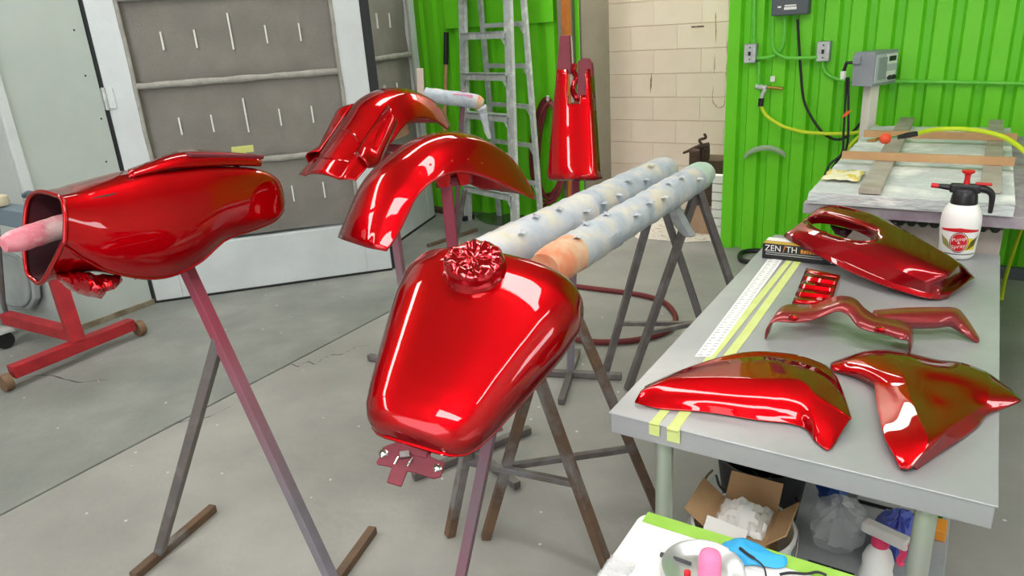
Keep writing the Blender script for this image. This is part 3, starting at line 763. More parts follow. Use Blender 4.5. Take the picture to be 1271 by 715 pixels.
# saddlebag stand
lf = thing('saddlebag_stand', 'grey steel prop stand with two floor bars holding the red saddlebag', 'stand', Vector((-0.95, 1.9, 0)))
fA = pz(198, 685, 0.03); fB = pz(418, 732, 0.03)
tp1 = pu(230, 330, -1.80); jn = fB.lerp(tp1, 0.80)
MB().bar(fB, tp1, 0.032).build('leg', OVERSPRAY, lf, bevel=0.003)
jj = ppl(259, 402, (fB+tp1)/2, Vector((0, 1, 0)))
MB().bar(fA, fB.lerp(tp1, 0.79), 0.03).build('leg', STEEL, lf, bevel=0.003)
a, b = pz(265, 630, 0.015), pz(165, 716, 0.015)
MB().bar(a, b, 0.03, 0.028).build('foot_bar', RUSTY, lf, bevel=0.003)
a, b = pz(463, 657, 0.015), pz(400, 745, 0.015)
MB().bar(a, b, 0.03, 0.028).build('foot_bar', RUSTY, lf, bevel=0.003)
ar0 = pu(118, 268, -1.79); ar1 = pu(4, 304, -1.79)
dirn = (ar0-ar1).normalized()
R = []
for i in range(15):
    p = ar1.lerp(ar0, i/14); rr = [0.017, 0.023, 0.027][min(i, 2)]
    x = dirn.cross(Z).normalized(); y = x.cross(dirn)
    R.append([p+(x*cos(a)+y*sin(a))*rr*(1+.10*noise.noise(Vector((i*.9, cos(a)*1.5, sin(a)*1.5)))) for a in [2*pi*k/14 for k in range(14)]])
o = MB().rings(R).build('wrapped_arm', PINKWRAP, lf, smooth=True, ang=40)
o['label'] = 'pink tape-wrapped arm'
MB().bar(ar0, ar0+dirn*0.25, 0.03).build('arm_core', OVERSPRAY, lf)

# ---- sawhorses with wrapped rails
def sawhorse(label, An, Af, Ln, Lf, wraps, r, ext0, ext1, seed, Rfeet=(None, None)):
    An, Af = Vector(An), Vector(Af); Ln, Lf = Vector(Ln), Vector(Lf)
    mid = (An+Af)/2
    g = thing('sawhorse', label, 'sawhorse', Vector((mid.x, mid.y, 0)))
    d = (Af-An); L = d.length; d /= L
    for A, F, Rr in ((An, Ln, Rfeet[0]), (Af, Lf, Rfeet[1])):
        Rr = Vector(Rr) if Rr is not None else Vector((2*A.x-F.x, 2*A.y-F.y, 0))
        MB().bar(F, A+(A-F).normalized()*0.01, 0.03).build('leg', RUSTY if A is An else STEEL, g, bevel=0.002)
        MB().bar(Rr, A+(A-Rr).normalized()*0.01-d*0.03, 0.03).build('leg', RUSTY if A is An else STEEL, g, bevel=0.002)
        k = 0.29
        MB().bar(F.lerp(A, k), Rr.lerp(A, k), 0.02).build('cross_bar', STEEL, g, bevel=0.002)
    Z0 = Z*(r*0.55)
    MB().bar(An+Z*0.01, Af+Z*0.01, 0.04).build('rail', STEEL, g)
    a0, a1 = An+Z0-d*ext0, Af+Z0+d*ext1
    x = d.cross(Z).normalized(); y = x.cross(d); LL = (a1-a0).length
    for (t0, t1, m, nm) in wraps:
        R = []; n = max(4, int((t1-t0)*LL/0.016))
        for i in range(n+1):
            t = t0+(t1-t0)*i/n; p = a0.lerp(a1, t)
            saw = 0.004*((t*LL/0.11) % 1.0)
            en = 1.0
            if t > 0.985 or t < 0.015: en = 0.86
            R.append([p+(x*cos(a)+y*sin(a))*(r*en*(1+.07*noise.noise(Vector((t*LL*9+seed, cos(a)*1.6, sin(a)*1.6)))+.035*noise.noise(Vector((t*LL*30, cos(a)*5, sin(a)*5+seed))))+saw) for a in [2*pi*k/22 for k in range(22)]])
        MB().rings(R).build(nm, m, g, smooth=True, ang=30)
    # loose flaps of torn wrap
    for q in range(9):
        t = 0.1+0.09*q; p = a0.lerp(a1, t); a = 0.4+1.4*random.random()
        s0 = p+(x*cos(a)+y*sin(a))*(r*1.03)
        s1 = s0+d*0.03+x*0.02*random.uniform(-1, 1); out = (x*cos(a)+y*sin(a))
        MB().grid([[s0, s0+d*0.02, s1+d*.012], [s0+out*.008+x*.01, s0+d*.018+out*.012, s1+out*.010], [s0+out*.004+x*.022, s0+d*.02+out*.006+x*.02, s1+out*.004+x*.012]]).build('torn_flap', WRAPGREY, g, solid=0.0015)
    return g, a0, a1, d
sawhorse('steel sawhorse with a pale paper-wrapped rail, the one ending by the console panel', (-0.02, 2.11, 0.897), (0.66, 3.07, 0.897), pz(558, 665), pz(750, 467),
         [(0.0, 0.45, WRAP, 'rail_padding'), (0.45, 1.0, WRAPGREY, 'rail_padding')], 0.067, 0.12, 0.08, 1, (pz(758, 716), pz(893, 468)))
g2, a0, a1, d2 = sawhorse('steel sawhorse whose paper-wrapped rail has a peach end and a pale green end', (0.152, 2.0, 0.9), (0.816, 3.0, 0.9), pz(603, 668), pz(779, 484),
         [(0.0, 0.12, WRAPEND, 'rail_padding'), (0.12, 0.90, WRAPGREY, 'rail_padding'), (0.90, 1.0, WRAPGREEN, 'rail_padding')], 0.057, 0.11, 0.05, 5)
# torn sheet hanging from the second rail
hp = a0.lerp(a1, 0.86)
Yh = hp.y
P = lambda x, y, dy=0: py(x, y, Yh+dy)
MB().grid([[P(829, 252), P(836, 251), P(843, 250)], [P(829, 268, -.02), P(842, 268, -.05), P(851, 268)], [P(838, 284, .02), P(850, 282, -.03), P(860, 283)], [P(848, 294), P(858, 296, -.02), P(866, 293)]]).build('torn_wrap', mat('stiff_grey_film', (176, 184, 188), 0.4, alpha=0.9, c2=(196, 202, 206), scale=10), g2, smooth=True, solid=0.002, sub=1)

# ================================================================== WORK TABLE AND WHAT LIES ON IT
U0, U1, V0, V1 = -0.620, 0.113, 1.299, 2.812
wt = thing('work_table', 'long metal-topped work table on round galvanised legs', 'table', Q(-0.25, 2.05, 0))
MB().ubox(U0, U1, V0, V1, ZT-0.004, ZT).build('table_top', TABLE, wt, bevel=0.0015)
MB().ubox(U0+0.004, U1-0.004, V0+0.004, V0+0.02, ZT-0.052, ZT-0.0045).build('apron', TABLE, wt, bevel=0.002)
MB().ubox(U0+0.004, U1-0.004, V1-0.02, V1-0.004, ZT-0.052, ZT-0.0045).build('apron', TABLE, wt, bevel=0.002)
MB().ubox(U0+0.004, U0+0.02, V0+0.02, V1-0.02, ZT-0.052, ZT-0.0045).build('apron', TABLE, wt, bevel=0.002)
MB().ubox(U1-0.02, U1-0.004, V0+0.02, V1-0.02, ZT-0.052, ZT-0.0045).build('apron', TABLE, wt, bevel=0.002)
for u in (-0.505, 0.010):
    for v in (1.345, 2.74):
        MB().lathe(Q(u, v, 0), [(.026, 0), (.026, .03), (.0195, .032), (.0195, ZT-.006)], 20).build('leg', GALV, wt, smooth=True, ang=40)
MB().ubox(-0.575, 0.075, 1.42, 2.72, 0.165, 0.18).build('lower_shelf', mat('grey_shelf', (170, 174, 176), 0.6, c2=(150, 154, 156), scale=4), wt, bevel=0.003)

ztp = ZT+0.0006
# ruler and masking tape
rl = thing('ruler', 'long white steel ruler with black graduations taped to the metal table', 'ruler', pz(910, 370, ZT))
ra_ = [pz(862, 443, ztp), pz(883, 443, ztp), pz(972, 322, ztp), pz(953, 322, ztp)]
MB().prism(ra_, Z*0.001).build('blade', RULER, rl)
mk = MB()
for i in range(44):
    t = (i+0.5)/44; a = ra_[0].lerp(ra_[3], t); b = ra_[1].lerp(ra_[2], t); dd = (ra_[3]-ra_[0]).normalized()
    for (s0, s1) in ((0.12, 0.30 if i % 2 else 0.42), (0.62, 0.86)):
        p, q = a.lerp(b, s0)+Z*.0012, a.lerp(b, s1)+Z*.0012
        mk.add([p-dd*.0014, q-dd*.0014, q+dd*.0014, p+dd*.0014], [(0, 1, 2, 3)])
mk.build('graduation_marks', INK, rl, recalc=False)['kind'] = 'stuff'
def tape(pts, w, label, over=None, name='masking_tape'):
    P = [pz(x, y, ztp+0.0003) for x, y in pts]
    d = (P[-1]-P[0]).normalized(); s = d.cross(Z).normalized()*w/2
    top = [P[0]]+P[1:]
    L = [p-s for p in top]; Rr = [p+s for p in top]
    if over:
        p = P[0]; e = Q(p.dot(U), V0-0.001, ZT+0.001)
        L = [e-U*w*.6-Z*over, e-U*w*.6]+L; Rr = [e+U*w*.6-Z*over, e+U*w*.6]+Rr
    mb = MB().grid([L, Rr])
    return one(mb, name, TAPE, label, 'tape', solid=0.0008)
tape([(811, 527), (829, 505), (894, 430), (981, 322)], 0.020, 'pale green tape strip along the ruler edge on the metal table', 0.03)
tape([(834, 534), (850, 512), (925, 415), (992, 322)], 0.024, 'pale green tape strip furthest from the ruler on the metal table', 0.035)

# ---- light bulb style carton printed with ZENITH
zb_ = thing('parts_box', 'flat black printed carton lying under the raised saddlebag lid', 'box', pz(985, 322, ZT))
b0 = pz(945.5, 320.5, ZT); u0 = b0.dot(U); v0_ = b0.dot(V)
BX0, BX1, BY1, BZ = u0, u0+0.285, v0_+0.085, ZT+0.055
BLK = mat('black_carton', (28, 28, 32), 0.45)
MB().ubox(BX0, BX1, v0_, BY1, ZT+0.001, BZ).build('carton', BLK, zb_, bevel=0.002)
MB().ubox(BX0+0.002, BX1-0.01, v0_+0.006, v0_+0.035, BZ, BZ+0.0006).build('top_label', mat('mustard_print', (196, 160, 60), 0.5), zb_)
MB().ubox(BX0+0.002, BX1-0.01, v0_+0.040, BY1-0.004, BZ, BZ+0.0006).build('top_label', PAPER, zb_)
vf = v0_-0.0008
ORP = mat('orange_print', (226, 140, 50), 0.5)
text('ZEN', 0.030, 'lettering', PAPER, zb_, lambda x, y: Q(BX0+0.036+x*0.95, vf, ZT+0.040+y))
text('TH', 0.030, 'lettering', PAPER, zb_, lambda x, y: Q(BX0+0.098+x*0.95, vf, ZT+0.040+y))
text('/', 0.036, 'lettering', ORP, zb_, lambda x, y: Q(BX0+0.0735+x*0.9, vf, ZT+0.041+y))
xx = BX0+0.128
for k in range(13):     # unreadable small orange print
    wdt = (0.007, 0.009, 0.005, 0.008)[k % 4]
    MB().add([Q(xx, vf, ZT+.032), Q(xx+wdt, vf, ZT+.032), Q(xx+wdt, vf, ZT+.046-.002*(k % 3)), Q(xx, vf, ZT+.046-.003*(k % 2))], [(0, 1, 2, 3)]).build('print_mark', ORP, zb_, recalc=False)
    xx += wdt+0.002
for z_, c in ((0.024, PAPER), (0.017, PAPER)):
    MB().add([Q(BX0+0.012, vf, ZT+z_), Q(BX0+0.20, vf, ZT+z_), Q(BX0+0.20, vf, ZT+z_+.0028), Q(BX0+0.012, vf, ZT+z_+.0028)], [(0, 1, 2, 3)]).build('print_line', mat('grey_print', (170, 170, 172), 0.5), zb_, recalc=False)
MB().add([Q(BX0+0.225, vf, ZT+.008), Q(BX0+0.282, vf, ZT+.008), Q(BX0+0.282, vf, ZT+.03), Q(BX0+0.225, vf, ZT+.03)], [(0, 1, 2, 3)]).build('white_sticker', PAPER, zb_, recalc=False)

# ---- smooth traced shells
def shell(root, C, n, m, name, material, skip=None, solid=0.004, sharp=50, crow=(), ccol=()):
    G = [[pz(x, y, ZT+z) for (x, y, z) in r] for r in C]
    rows = patch(G, n, m, crow, ccol)
    mb = MB().grid(rows, skip)
    mb.build(name, material, root, smooth=True, ang=sharp, solid=solid, soff=0, recalc=False)
    return mb, rows
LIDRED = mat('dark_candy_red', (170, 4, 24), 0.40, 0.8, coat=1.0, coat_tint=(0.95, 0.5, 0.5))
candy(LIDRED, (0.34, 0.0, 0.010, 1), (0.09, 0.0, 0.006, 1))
# saddlebag lid with a speaker opening
ld = thing('bag_cover', 'dark red saddlebag top cover with an oval speaker opening, propped on the black carton', 'cover', pz(1100, 340, ZT))
LC = [
    [(973, 293, 0.062), (976, 289, 0.080), (984, 284, 0.088), (1000, 271, 0.110), (1016, 259, 0.137), (1022, 257, 0.141), (1026, 257, 0.104)],
    [(985, 301, 0.058), (988, 296, 0.074), (1000, 289, 0.096), (1016, 276, 0.120), (1036, 256, 0.152), (1044, 256, 0.151), (1050, 257, 0.104)],
    [(1018, 319, 0.048), (1021, 313, 0.062), (1038, 302, 0.096), (1056, 288, 0.124), (1074, 265, 0.152), (1082, 266, 0.146), (1090, 268, 0.094)],
    [(1058, 339, 0.034), (1061, 332, 0.048), (1078, 318, 0.088), (1094, 302, 0.118), (1110, 281, 0.136), (1118, 284, 0.121), (1126, 287, 0.074)],
    [(1100, 356, 0.022), (1102, 349, 0.036), (1116, 335, 0.074), (1132, 319, 0.104), (1146, 300, 0.120), (1156, 305, 0.101), (1164, 309, 0.059)],
    [(1140, 368, 0.012), (1142, 361, 0.025), (1150, 350, 0.056), (1166, 337, 0.086), (1182, 321, 0.098), (1190, 326, 0.077), (1196, 330, 0.039)],
    [(1154, 371, 0.008), (1156, 365, 0.020), (1160, 353, 0.048), (1176, 343, 0.074), (1190, 329, 0.086), (1198, 334, 0.061), (1203, 338, 0.024)],
    [(1165, 372, 0.004), (1167, 366, 0.018), (1168, 361, 0.025), (1184, 352, 0.020), (1198, 342, 0.022), (1205, 342, 0.027), (1208, 343, 0.015)],
    [(1176, 370, 0.002), (1179, 366, 0.014), (1181, 364, 0.017), (1192, 357, 0.021), (1203, 348, 0.023), (1208, 346, 0.017), (1210, 346, 0.007)]]
LG = patch([[pz(x, y, ZT+z) for (x, y, z) in r] for r in LC], 6, 5, (6, 7), (1, 2, 4))
hc = [proj for proj in []]
def lid_px(p):
    v = p-CAM; z = v.dot(_f); return PW/2+FPX*v.dot(IX)/z, PH/2+FPX*v.dot(IY)/z
def in_hole(i, j):
    p = (LG[i][j]+LG[i+1][j]+LG[i][j+1]+LG[i+1][j+1])/4
    x, y = lid_px(p)
    # oval elongated along the lid
    dx, dy = x-1046, y-284
    a = dx*0.968+dy*0.25; b = -dx*0.25+dy*0.968
    return (a/45)**2+(b/12)**2 < 1
lmb = MB().grid(LG, in_hole)
lmb.build('lid_shell', LIDRED, ld, smooth=True, ang=22, solid=0.004, soff=0, recalc=False)
# collar round the opening and bracket inside
ring = []
lt = BVHTree.FromPolygons([tuple(p) for r in LG for p in r], MB().grid(LG).f)
for k in range(40):
    a = 2*pi*k/40; ex, ey = 45*cos(a), 12.0*sin(a)
    x = 1046+ex*0.968-ey*0.25; y = 284+ex*0.25+ey*0.968
    loc, _n, _i, _d2 = lt.ray_cast(CAM, ray(x, y).normalized())
    if loc: ring.append(loc)
if len(ring) > 20:
    MB().tube(ring+[ring[0], ring[1]], 0.0035, 8, False).build('opening_collar', MATS['dark_candy_red'], ld, smooth=True)
    MB().rings([[p for p in ring], [p-Z*0.028 for p in ring]], True, False, False).build('opening_wall', MATS['dark_candy_red'], ld, smooth=True, ang=60)
pb = pz(1043, 287, ZT+0.075)
MB().prism([pz(1030, 281, ZT+.085), pz(1058, 288, ZT+.085), pz(1050, 296, ZT+.07), pz(1036, 291, ZT+.07)], Z*0.008).build('speaker_bracket', mat('dark_bracket', (58, 22, 30), 0.4), ld, bevel=0.002)
MB().lathe(pz(1046, 289, ZT+.095), [(.008, 0), (.008, .006), (.003, .008)], 12).build('bracket_bolt', BLACKPL, ld, smooth=True)

# ---- strap bracket with fluted plate and swept arm
br = thing('mounting_bracket', 'wavy dark red strap bracket with fluted plate and swept arm on the metal table', 'bracket', pz(1040, 410, ZT))
front = [(950, 421, .002), (952, 408, .035), (962, 399, .052), (985, 400, .052), (1005, 398, .052), (1022, 392, .060), (1038, 386, .072), (1052, 390, .070), (1064, 404, .060), (1080, 411, .052), (1100, 415, .050), (1118, 421, .048), (1128, 424, .040), (1129, 438, .002)]
back = [(955, 412, .006), (963, 390, .050), (976, 379, .062), (1000, 379, .062), (1016, 377, .062), (1032, 370, .070), (1048, 368, .082), (1062, 372, .080), (1074, 384, .070), (1088, 392, .062), (1108, 397, .060), (1124, 401, .058), (1132, 407, .048), (1133, 424, .006)]
A_ = cr([pz(x, y, ZT+z) for x, y, z in front], 5); B_ = cr([pz(x, y, ZT+z) for x, y, z in back], 5)
STRAP = mat('satin_dark_red', (150, 44, 46), 0.32, 0.35, coat=0.5, c2=(128, 34, 40), scale=12)
MB().grid([A_, [a.lerp(b, .5)+Z*.002 for a, b in zip(A_, B_)], B_]).build('strap', STRAP, br, smooth=True, ang=40, solid=0.004, soff=0)
rows = []
for i in range(10):
    t = i/9; l = Vector((983+ (1001-983)*t, 377-(377-333)*t, .05+.012*t)); r_ = Vector((1030+(1043-1030)*t, 380-(380-342)*t, .05+.012*t))
    rows.append([pz(l.x+(r_.x-l.x)*k/8, l.y+(r_.y-l.y)*k/8, ZT+l.z+(.007 if i % 2 else 0.0)+(0.006*sin(pi*k/8))) for k in range(9)])
MB().grid(rows).build('fluted_plate', CANDY, br, smooth=True, ang=20, solid=0.004, soff=0)
pe = [pz(1043, 342, ZT+.06), pz(1030, 381, ZT+.05), pz(1029, 388, ZT+.02), pz(1042, 356, ZT+.02)]
MB().prism(pe, Vector((-0.003, 0, -0.001))).build('plate_edge', CANDY, br)
armC = [[(1084, 386, .060), (1120, 383, .062), (1160, 382, .062), (1186, 383, .060), (1196, 391, .045), (1206, 405, .025), (1215, 420, .004)],
        [(1084, 393, .062), (1120, 390, .064), (1160, 388, .064), (1184, 389, .062), (1193, 397, .046), (1203, 411, .026), (1215, 424, .004)],
        [(1100, 399, .050), (1130, 400, .050), (1160, 400, .050), (1180, 399, .048), (1190, 406, .034), (1201, 416, .018), (1213, 425, .002)],
        [(1110, 404, .030), (1132, 407, .030), (1160, 407, .030), (1178, 405, .030), (1188, 410, .020), (1200, 418, .010), (1212, 425, .001)]]
shell(br, armC, 3, 4, 'swept_arm', STRAP, sharp=35)
for q in ((985, 395, .062), (1025, 388, .05), (1092, 410, .062)):
    p = pz(*q[:2], ZT+q[2]-.004); mb = MB()
    R = [[p+Vector((cos(a)*rr, sin(a)*rr, h))*(1+.25*noise.noise(Vector((cos(a)*3, sin(a)*3, h*90)))) for a in [2*pi*k/10 for k in range(10)]] for rr, h in ((.014, 0), (.013, .006), (.007, .009), (.001, .009))]
    mb.rings(R).build('masked_stud', FOIL, br, smooth=True, ang=25)

# ---- two side covers
cvl = thing('side_cover', 'long candy red side cover with a bright front face, beside the taped table edge', 'side cover', pz(930, 510, ZT), 'side covers on the table')
CL = [
    [(801, 480, 0.019), (838, 463, 0.029), (877, 449, 0.036), (911, 440, 0.038), (935, 437, 0.038), (950, 437, 0.038), (975, 439, 0.038), (996, 443, 0.037), (1024, 454, 0.032), (1036, 466, 0.023), (1039, 470, 0.017)],
    [(800, 482, 0.021), (837, 464, 0.032), (877, 453, 0.037), (913, 446, 0.037), (940, 443, 0.036), (958, 443, 0.036), (980, 447, 0.036), (998, 451, 0.036), (1022, 461, 0.032), (1037, 474, 0.026), (1044, 482, 0.019)],
    [(798, 484, 0.023), (835, 466, 0.036), (877, 458, 0.042), (915, 452, 0.046), (943, 449, 0.047), (962, 450, 0.049), (984, 455, 0.049), (1000, 459, 0.047), (1020, 469, 0.041), (1038, 484, 0.033), (1048, 493, 0.023)],
    [(796, 486, 0.023), (830, 469, 0.038), (877, 467, 0.049), (920, 467, 0.054), (946, 467, 0.056), (966, 467, 0.058), (986, 468, 0.058), (1000, 474, 0.055), (1014, 489, 0.046), (1036, 503, 0.037), (1056, 518, 0.026)],
    [(794, 488, 0.022), (828, 474, 0.038), (877, 473, 0.047), (921, 474, 0.052), (948, 475, 0.055), (968, 476, 0.056), (988, 477, 0.055), (1001, 482, 0.052), (1013, 496, 0.043), (1035, 509, 0.035), (1055, 521, 0.025)],
    [(791, 493, 0.013), (825, 489, 0.024), (877, 493, 0.030), (926, 497, 0.034), (953, 499, 0.036), (972, 500, 0.036), (992, 503, 0.035), (1003, 510, 0.031), (1013, 521, 0.026), (1033, 529, 0.023), (1046, 534, 0.017)],
    [(789, 497, 0.007), (823, 501, 0.010), (877, 506, 0.012), (930, 514, 0.012), (957, 517, 0.012), (977, 519, 0.012), (996, 524, 0.011), (1006, 533, 0.010), (1013, 541, 0.010), (1030, 550, 0.009), (1037, 549, 0.007)],
    [(788, 500, 0.003), (822, 508, 0.003), (877, 512, 0.003), (934, 521, 0.003), (960, 524, 0.003), (980, 526, 0.004), (999, 532, 0.004), (1008, 541, 0.004), (1013, 549, 0.004), (1027, 559, 0.003), (1034, 553, 0.002)]]
shell(cvl, CL, 4, 5, 'cover_shell', CANDY, sharp=30, crow=(1, 2, 6))
cvr = thing('side_cover', 'wide candy red side cover with sharp creases meeting in a point', 'side cover', pz(1150, 510, ZT), 'side covers on the table')
CR_ = [
    [(1031, 451, 0.007), (1050, 444, 0.019), (1073, 437, 0.029), (1100, 435, 0.034), (1128, 439, 0.034), (1162, 447, 0.034), (1193, 451, 0.034), (1224, 462, 0.029), (1252, 482, 0.015)],
    [(1031, 454, 0.010), (1050, 449, 0.026), (1072, 444, 0.037), (1098, 445, 0.044), (1123, 450, 0.046), (1156, 458, 0.047), (1190, 465, 0.045), (1228, 477, 0.036), (1262, 493, 0.013)],
    [(1034, 460, 0.006), (1055, 458, 0.023), (1076, 457, 0.037), (1100, 461, 0.045), (1121, 464, 0.052), (1150, 472, 0.042), (1182, 479, 0.040), (1226, 492, 0.032), (1266, 499, 0.006)],
    [(1062, 469, 0.003), (1078, 470, 0.024), (1093, 473, 0.034), (1109, 477, 0.042), (1125, 480, 0.048), (1152, 488, 0.040), (1180, 496, 0.040), (1222, 503, 0.022), (1246, 507, 0.004)],
    [(1089, 485, 0.003), (1086, 478.4, 0.026), (1101, 485.1, 0.034), (1116, 492.1, 0.042), (1132, 499, 0.048), (1156, 504, 0.036), (1180, 507, 0.038), (1211, 509, 0.026), (1225, 515, 0.003)],
    [(1093, 512, 0.003), (1090, 505.3, 0.026), (1107, 510.8, 0.033), (1124, 516.4, 0.040), (1141, 522, 0.046), (1159, 521, 0.038), (1178, 519, 0.038), (1199, 517, 0.030), (1213, 530, 0.003)],
    [(1101, 547, 0.003), (1098, 540.1, 0.025), (1115, 541.4, 0.031), (1133, 542.7, 0.037), (1151, 544, 0.042), (1161, 540, 0.040), (1171, 535, 0.038), (1182, 529, 0.034), (1192, 546, 0.003)],
    [(1112, 569, 0.003), (1109, 562, 0.020), (1121, 561.3, 0.024), (1133, 560.7, 0.028), (1146, 560, 0.031), (1151, 557, 0.031), (1156, 554, 0.031), (1161, 550, 0.030), (1166, 563, 0.003)],
    [(1119, 582, 0.001), (1119, 582, 0.008), (1122, 582, 0.010), (1125, 582, 0.012), (1128, 582, 0.013), (1130, 581, 0.012), (1132, 580, 0.012), (1134, 579, 0.011), (1137, 583, 0.001)]]
shell(cvr, CR_, 4, 5, 'cover_shell', CANDY, sharp=14, ccol=(1, 4, 7))

# ---- pump sprayer bottle
pb0 = pz(1186, 318, ZT)
ps = thing('spray_bottle', 'white pump spray bottle with a black and red trigger head', 'bottle', pb0)
up_ = Z
prof = [(.045, 0), (.050, .004), (.0545, .012), (.056, .03), (.058, .06), (.062, .10), (.063, .125), (.061, .15), (.055, .172), (.044, .190), (.036, .196)]
SC = 0.95
MB().lathe(pb0+Z*.001, [(r*SC, h*SC) for r, h in prof], 36).build('bottle_body', WHITEPL, ps, smooth=True, ang=50)
MB().lathe(pb0+Z*.190*SC, [(.041*SC, 0), (.042*SC, .006), (.039*SC, .03), (.033*SC, .05), (.020*SC, .056)], 28).build('collar', BLACKPL, ps, smooth=True, ang=50)
hc_ = pb0+Z*.245*SC; HS = 0.78
fwd_ = -U*HS; ZH = Z*HS
MB().bar(hc_-fwd_*0.055, hc_+fwd_*0.06, 0.028, 0.031).build('pump_head', BLACKPL, ps, bevel=0.008, seg=3)
MB().tube([hc_+fwd_*0.05, hc_+fwd_*0.10+ZH*.004], [0.011, 0.008], 12).build('nozzle', BLACKPL, ps, smooth=True)
MB().tube([hc_+fwd_*0.10+ZH*.004, hc_+fwd_*0.128+ZH*.006], [0.0085, 0.008], 12).build('nozzle_tip', REDPL, ps, smooth=True)
R = []
for p, w in zip(cr([hc_-fwd_*.03+ZH*.004, hc_-fwd_*.07, hc_-fwd_*.094-ZH*.02, hc_-fwd_*.098-ZH*.06, hc_-fwd_*.098-ZH*.098], 4), [.016]*20):
    R.append(p)
MB().tube(R, [0.013-.0004*i for i in range(len(R))], 10).build('handle', BLACKPL, ps, smooth=True)
MB().bar(hc_-fwd_*0.03+ZH*.022, hc_-fwd_*0.09+ZH*.022, 0.017, 0.008).build('trigger_lock', REDPL, ps, bevel=0.003)
MB().lathe(hc_+ZH*.015, [(.010, 0), (.008, .023), (.0095, .035), (.018, .040), (.019, .047), (.009, .049)], 16).build('plunger', REDPL, ps, smooth=True, ang=50)
tc_ = (Vector((0, 0, 0))-Vector((pb0.x, pb0.y, 0))).normalized(); ts_ = Z.cross(tc_)
def on_bottle(x, y, off=.0006):
    h = y; r = 0.05*SC
    for k in range(len(prof)-1):
        if prof[k][1]*SC <= h <= prof[k+1][1]*SC:
            r = SC*(prof[k][0]+(prof[k+1][0]-prof[k][0])*(h-prof[k][1]*SC)/(prof[k+1][1]*SC-prof[k][1]*SC)); break
    a = (x+0.003)/r
    return pb0+Z*(.001+h)+(tc_*cos(a)+ts_*sin(a))*(r+off)
def decal(x0, x1, f0, f1, name, m, off=.0006, n=14):
    return MB().grid([[on_bottle(x0+(x1-x0)*k/n, f0(k/n), off) for k in range(n+1)], [on_bottle(x0+(x1-x0)*k/n, (f0(k/n)+f1(k/n))/2, off) for k in range(n+1)], [on_bottle(x0+(x1-x0)*k/n, f1(k/n), off) for k in range(n+1)]]).build(name, m, ps, smooth=True, recalc=False)
decal(-.062, .062, lambda t: .098, lambda t: .104+.009*(1-abs(2*t-1)), 'red_band', REDPL)
decal(-.058, .058, lambda t: .020, lambda t: .023, 'black_band', INK)
decal(.012, .052, lambda t: .036, lambda t: .068+.010*sin(pi*t), 'yellow_patch', mat('yellow_print', (232, 208, 44), .5), .0006)
for k in range(7):
    for s in (-1, 1):
        x0 = s*(.024+.004*k); y0 = .030+.0024*k
        MB().grid([[on_bottle(x0+s*.012*t/4, y0+.006+.032*t/4, .0010) for t in range(5)], [on_bottle(x0+s*.012*t/4+.0022, y0+.006+.032*t/4, .0010) for t in range(5)]]).build('print_stripe', INK if s > 0 else mat('mustard_print2', (150, 140, 40), .5), ps, recalc=False)
def oval(rx, ry, cy_, off, name, m):
    ctr = on_bottle(0, cy_, off); R_ = [[on_bottle(rx*f*cos(2*pi*k/28), cy_+ry*f*sin(2*pi*k/28), off) for k in range(28)] for f in (1, .6, .2)]
    return MB().rings(R_, True, False, True).build(name, m, ps, smooth=True, recalc=False)
oval(.0275, .0355, .0625, .0014, 'logo_ring', INK); oval(.0252, .033, .0625, .0018, 'logo_rim', PAPER); oval(.0235, .0313, .0625, .0022, 'logo_disc', REDPL)
text('Pump', .0178, 'lettering', PAPER, ps, lambda x, y: on_bottle(x, .0745+y+x*.25, .0032))
text('&', .013, 'lettering', PAPER, ps, lambda x, y: on_bottle(x, .0625+y, .0032))
text('Spray', .0178, 'lettering', PAPER, ps, lambda x, y: on_bottle(x, .0500+y+x*.25, .0032))

# ================================================================== OVERSPRAY TABLE AGAINST THE GREEN WALL
ZO = 0.855
ot = thing('spray_table', 'low spray table with a purple-stained edge, standing against the green wall', 'table', Q(-0.1, 3.8, 0))
MB().ubox(-0.545, 0.75, 2.93, 4.68, ZO-0.045, ZO).build('table_top', PURPLEEDGE, ot, bevel=0.004)
for u in (-0.40, 0.66):
    for v in (3.6, 4.60):
        MB().ubox(u-0.03, u+0.03, v-0.03, v+0.03, 0, ZO-0.046).build('leg', GREYWOOD, ot, bevel=0.003)
MB().ubox(-0.40, 0.12, 3.06, 3.5, 0.0, ZO-0.085).build('base_cabinet', mat('pinkish_cabinet', (206, 194, 186), 0.7, c2=(190, 178, 172), scale=5), ot, bevel=0.004)
for k in range(14):
    u = -0.40+0.038*k
    MB().lathe(Q(u, 3.035, ZO-0.088), [(.010, 0), (.015, .008), (.015, .03), (.010, .04)], 10, Z).build('roller', mat('dark_roller', (52, 62, 48), 0.7), ot, smooth=True)
sl = thing('crusted_board', 'thick board crusted with pale overspray lying on the spray table', 'board', Q(-0.19, 3.8, ZO))
rows = []
NU, NV = 40, 70
def hcr(u, v):
    return 0.0035*noise.noise(Vector((u*30, v*9, 0)))+0.003*noise.noise(Vector((u*70, v*30, 3)))
def edge(u, v):
    return 0.008*noise.noise(Vector((u*25, v*25, 9)))
zt = ZO+0.045
top = [[Q(-0.525+0.66*j/NU+(edge(j, i*.2) if j in (0, NU) else 0), 2.915+1.75*i/NV+(edge(i, j*.2) if i in (0, NV) else 0), zt+hcr(j/NU, i/NV*2.7)) for j in range(NU+1)] for i in range(NV+1)]
mb = MB().grid(top)
per = top[0]+[r[-1] for r in top[1:]]+top[-1][::-1][1:]+[r[0] for r in top[::-1][1:]]
mb.rings([per, [Vector((p.x, p.y, ZO+0.022))+Vector((edge(p.x*4, p.y*4), edge(p.y*4, p.x*4), 0)) for p in per], [Vector((p.x, p.y, ZO+0.002)) for p in per]], True, False, True)
